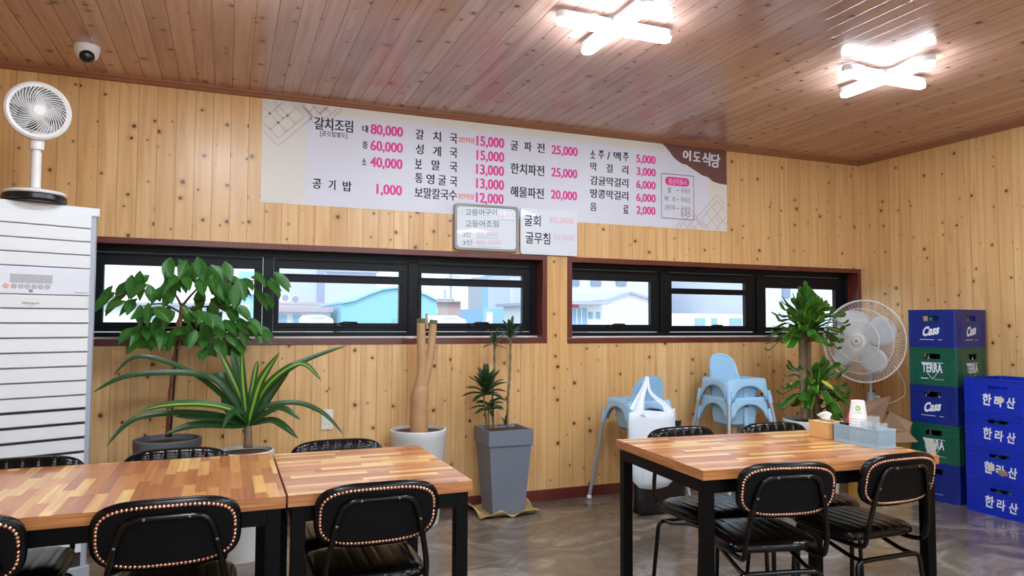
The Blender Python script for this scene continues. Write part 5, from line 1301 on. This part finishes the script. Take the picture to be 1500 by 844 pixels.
r_ = bld('white_annex', 'plain white annex beside the teal hall', 'building', 503, 35); block(r_, 'wall', 'o_white', 484, 521, 448, 35, 4)
# teal hall with curved roof
Y_ = 25; r_ = bld('teal_hall', 'teal hall with a curved roof outside the middle pane', 'building', 545, Y_)
pts = [onY(x, y, Y_) - Vector(r_.location) for x, y in ((500, 446), (520, 442), (540, 433), (560, 426), (580, 423.5), (600, 426), (622, 433), (640, 442))]
pts += [Vector((pts[-1].x, pts[-1].y, 0)), Vector((pts[0].x, pts[0].y, 0))]; q = MB(); q.prism(pts, (0, 7, 0)); q.build('wall', 'o_teal', r_)
q = MB(); n_ = 8; top_ = pts[:n_]; q.prism([p_ + Vector((0, -.1, .10)) for p_ in top_] + [p_ + Vector((0, -.1, .02)) for p_ in reversed(top_)], (0, 7.2, 0)); q.build('roof', 'o_blue', r_)
def vehicle(nm, label, cat, px0, px1, ptop, pbon, Y):
    r_ = bld(nm, label, cat, (px0 + px1) / 2, Y); a = onY(px0, 470, Y).x - r_.location.x; c = onY(px1, 470, Y).x - r_.location.x; zt = onY(px0, ptop, Y).z + .1; zb_ = onY(px0, pbon, Y).z + .1; L = c - a
    q = MB(); q.prism([(a, 0, .35), (c, 0, .35), (c, 0, zb_), (c - L * .22, 0, zb_ + .05), (c - L * .36, 0, zt), (a + L * .12, 0, zt), (a, 0, zb_)], (0, 1.7, 0)); q.build('body', 'o_white', r_, bevel=.06)
    q = MB(); q.prism([(a + L * .16, -.02, zb_ + .02), (c - L * .27, -.02, zb_ + .05), (c - L * .38, -.02, zt - .08), (a + L * .18, -.02, zt - .08)], (0, .03, 0)); q.build('side_window', 'o_glass', r_)
    for x in (a + L * .2, c - L * .2):
        q = MB(); q.lathe([(0, 0), (.33, 0), (.33, .2), (0, .2)], 20, Matrix.Translation((x, .18, .33)) @ Matrix.Rotation(R(90), 4, 'X')); q.build('wheel', 'o_dark', r_)
vehicle('van', 'white van parked before the small house', 'van', 447, 489, 461.5, 467, 18); vehicle('car', 'white car parked below the brown shed', 'car', 643, 684, 462, 468, 20)
r_ = bld('brown_shed', 'boxy brown shed standing beyond the white car', 'building', 653, 30); block(r_, 'wall', 'o_brown', 631, 675, 442, 30, 3); block(r_, 'roof', 'o_roof', 630, 676, 440.5, 29.8, 3.4, pybot=442.5); block(r_, 'window', 'o_pale', 636, 641, 450, 29.95, .1, pybot=460)
for px, tp, Y, lab in ((651.5, 424, 36, 'shorter thin utility pole behind the brown shed'), (660, 396, 34, 'taller thin utility pole behind the brown shed')):
    r_ = bld('utility_pole', lab, 'pole', px, Y, 'utility poles outside'); h_ = onY(px, tp, Y).z + .1
    q = MB(); q.tube([(0, 0, 0), (0, 0, h_)], .07, 10); q.build('mast', 'o_grey', r_)
    q = MB(); q.box(-.5, .5, -.04, .04, h_ - .6, h_ - .5); q.build('crossarm', 'o_dark', r_)
q = MB(); a = onY(660, 404, 34); l0 = Vector((a.x, 34, 0))
wires = thing('overhead_wires', 'thin overhead wires strung from the taller utility pole', 'wires', l0)
for x, y in ((560, 452), (560, 440), (800, 396), (800, 408)):
    c = onY(x, y, 34); q.tube([Vector((0, 0, a.z)).lerp(c - l0, i / 10) + Vector((0, 0, -.25 * math.sin(math.pi * i / 10))) for i in range(11)], .018, 5)
q.build('wire', 'o_grey', wires)
r_ = bld('grey_tower', 'narrow grey tower with a small dark window', 'building', 720, 70); block(r_, 'wall', 'o_grey', 712, 727, 404, 70, 6); block(r_, 'window', 'o_dark', 719, 723, 438, 69.9, .2, pybot=446); block(r_, 'window', 'o_dark', 719, 723, 450, 69.9, .2, pybot=455)
r_ = bld('blue_tower', 'blue-panelled tower right of the grey tower', 'building', 741, 60); block(r_, 'wall', 'o_blue', 733, 748, 400, 60, 5); block(r_, 'window_band', 'o_white', 737, 744, 412, 59.9, .2, pybot=440)
r_ = bld('white_tower', 'white apartment tower at the right end of the pane', 'building', 758, 50); block(r_, 'wall', 'o_pale', 748, 792, 402, 50, 5)
for y in (410, 424, 438, 452): block(r_, 'window_band', 'o_lilac', 752, 775, y, 49.9, .2, pybot=y + 5)
r_ = bld('blue_depot', 'low blue depot before the two towers', 'building', 722, 45); block(r_, 'wall', 'o_blue', 708, 740, 452, 45, 6); block(r_, 'door', 'o_white', 713, 722, 458, 44.9, .2)
# second window
r_ = bld('school_building', 'large pale building with a row of dark windows', 'building', 870, 36); block(r_, 'wall', 'o_pale', 800, 968, 380, 36, 5)
for x in (842, 874, 911): block(r_, 'window', 'o_dark', x - 8, x + 7, 408, 35.9, .2, pybot=418)
Y_ = 24; r_ = bld('gabled_house', 'white gabled house with horizontal siding', 'building', 920, Y_)
g = [onY(x, y, Y_) - Vector(r_.location) for x, y in ((885, 442), (921, 430), (957, 441))]; pts = g + [Vector((g[2].x, g[2].y, 0)), Vector((g[0].x, g[0].y, 0))]; q = MB(); q.prism(pts, (0, 6, 0)); q.build('wall', 'o_white', r_)
q = MB(); q.prism([g[0] + Vector((-.1, -.15, -.03)), g[1] + Vector((0, -.15, .0)), g[2] + Vector((.1, -.15, -.03)), g[2] + Vector((.1, -.15, .06)), g[1] + Vector((0, -.15, .1)), g[0] + Vector((-.1, -.15, .06))], (0, 6.3, 0)); q.build('roof', 'o_grey', r_)
q = MB()
for k in range(14):
    zz = .2 + k * .16
    if zz < g[0].z - .05: q.box(g[0].x + .02, g[2].x - .02, -.012, 0, zz, zz + .02)
q.build('siding_lines', 'o_pale', r_)
r_ = bld('shop', 'low white shop with glass front and a red sign', 'building', 855, 22); block(r_, 'wall', 'o_white', 815, 888, 446, 22, 5); block(r_, 'canopy', 'o_grey', 812, 892, 441, 21.5, 5.6, pybot=446); block(r_, 'sign', 'o_red', 831, 848, 446.5, 21.9, .12, pybot=450.5); block(r_, 'shop_front', 'o_glass', 832, 860, 452, 21.95, .1)
for x in (866, 877): block(r_, 'window', 'o_glass', x - 2.5, x + 2.5, 457, 21.95, .1, pybot=467)
for x in (838, 845, 852): block(r_, 'glazing_bar', 'o_white', x - .5, x + .5, 452, 21.92, .08)
r_ = bld('factory_hall', 'wide lilac factory wall filling the middle pane', 'building', 1040, 40); block(r_, 'wall', 'o_lilac', 968, 1118, 380, 40, 12); block(r_, 'downpipe', 'o_dark', 1012, 1018, 430, 39.8, .3); block(r_, 'window', 'o_dark', 1054, 1061, 418, 39.9, .2, pybot=438)
r_ = bld('long_annex', 'long white annex before the lilac factory wall', 'building', 1040, 26); block(r_, 'wall', 'o_white', 975, 1125, 460, 26, 5)
for x, w_ in ((1026, 7), (1047, 4), (1078, 9)): block(r_, 'window', 'o_glass', x - w_, x + w_, 466, 25.95, .1, pybot=478)
r_ = bld('corner_block', 'pale block with one small window behind the corn plant', 'building', 1180, 30); block(r_, 'wall', 'o_pale', 1112, 1290, 380, 30, 8); block(r_, 'window', 'o_dark', 1147, 1158, 420, 29.9, .2, pybot=436)
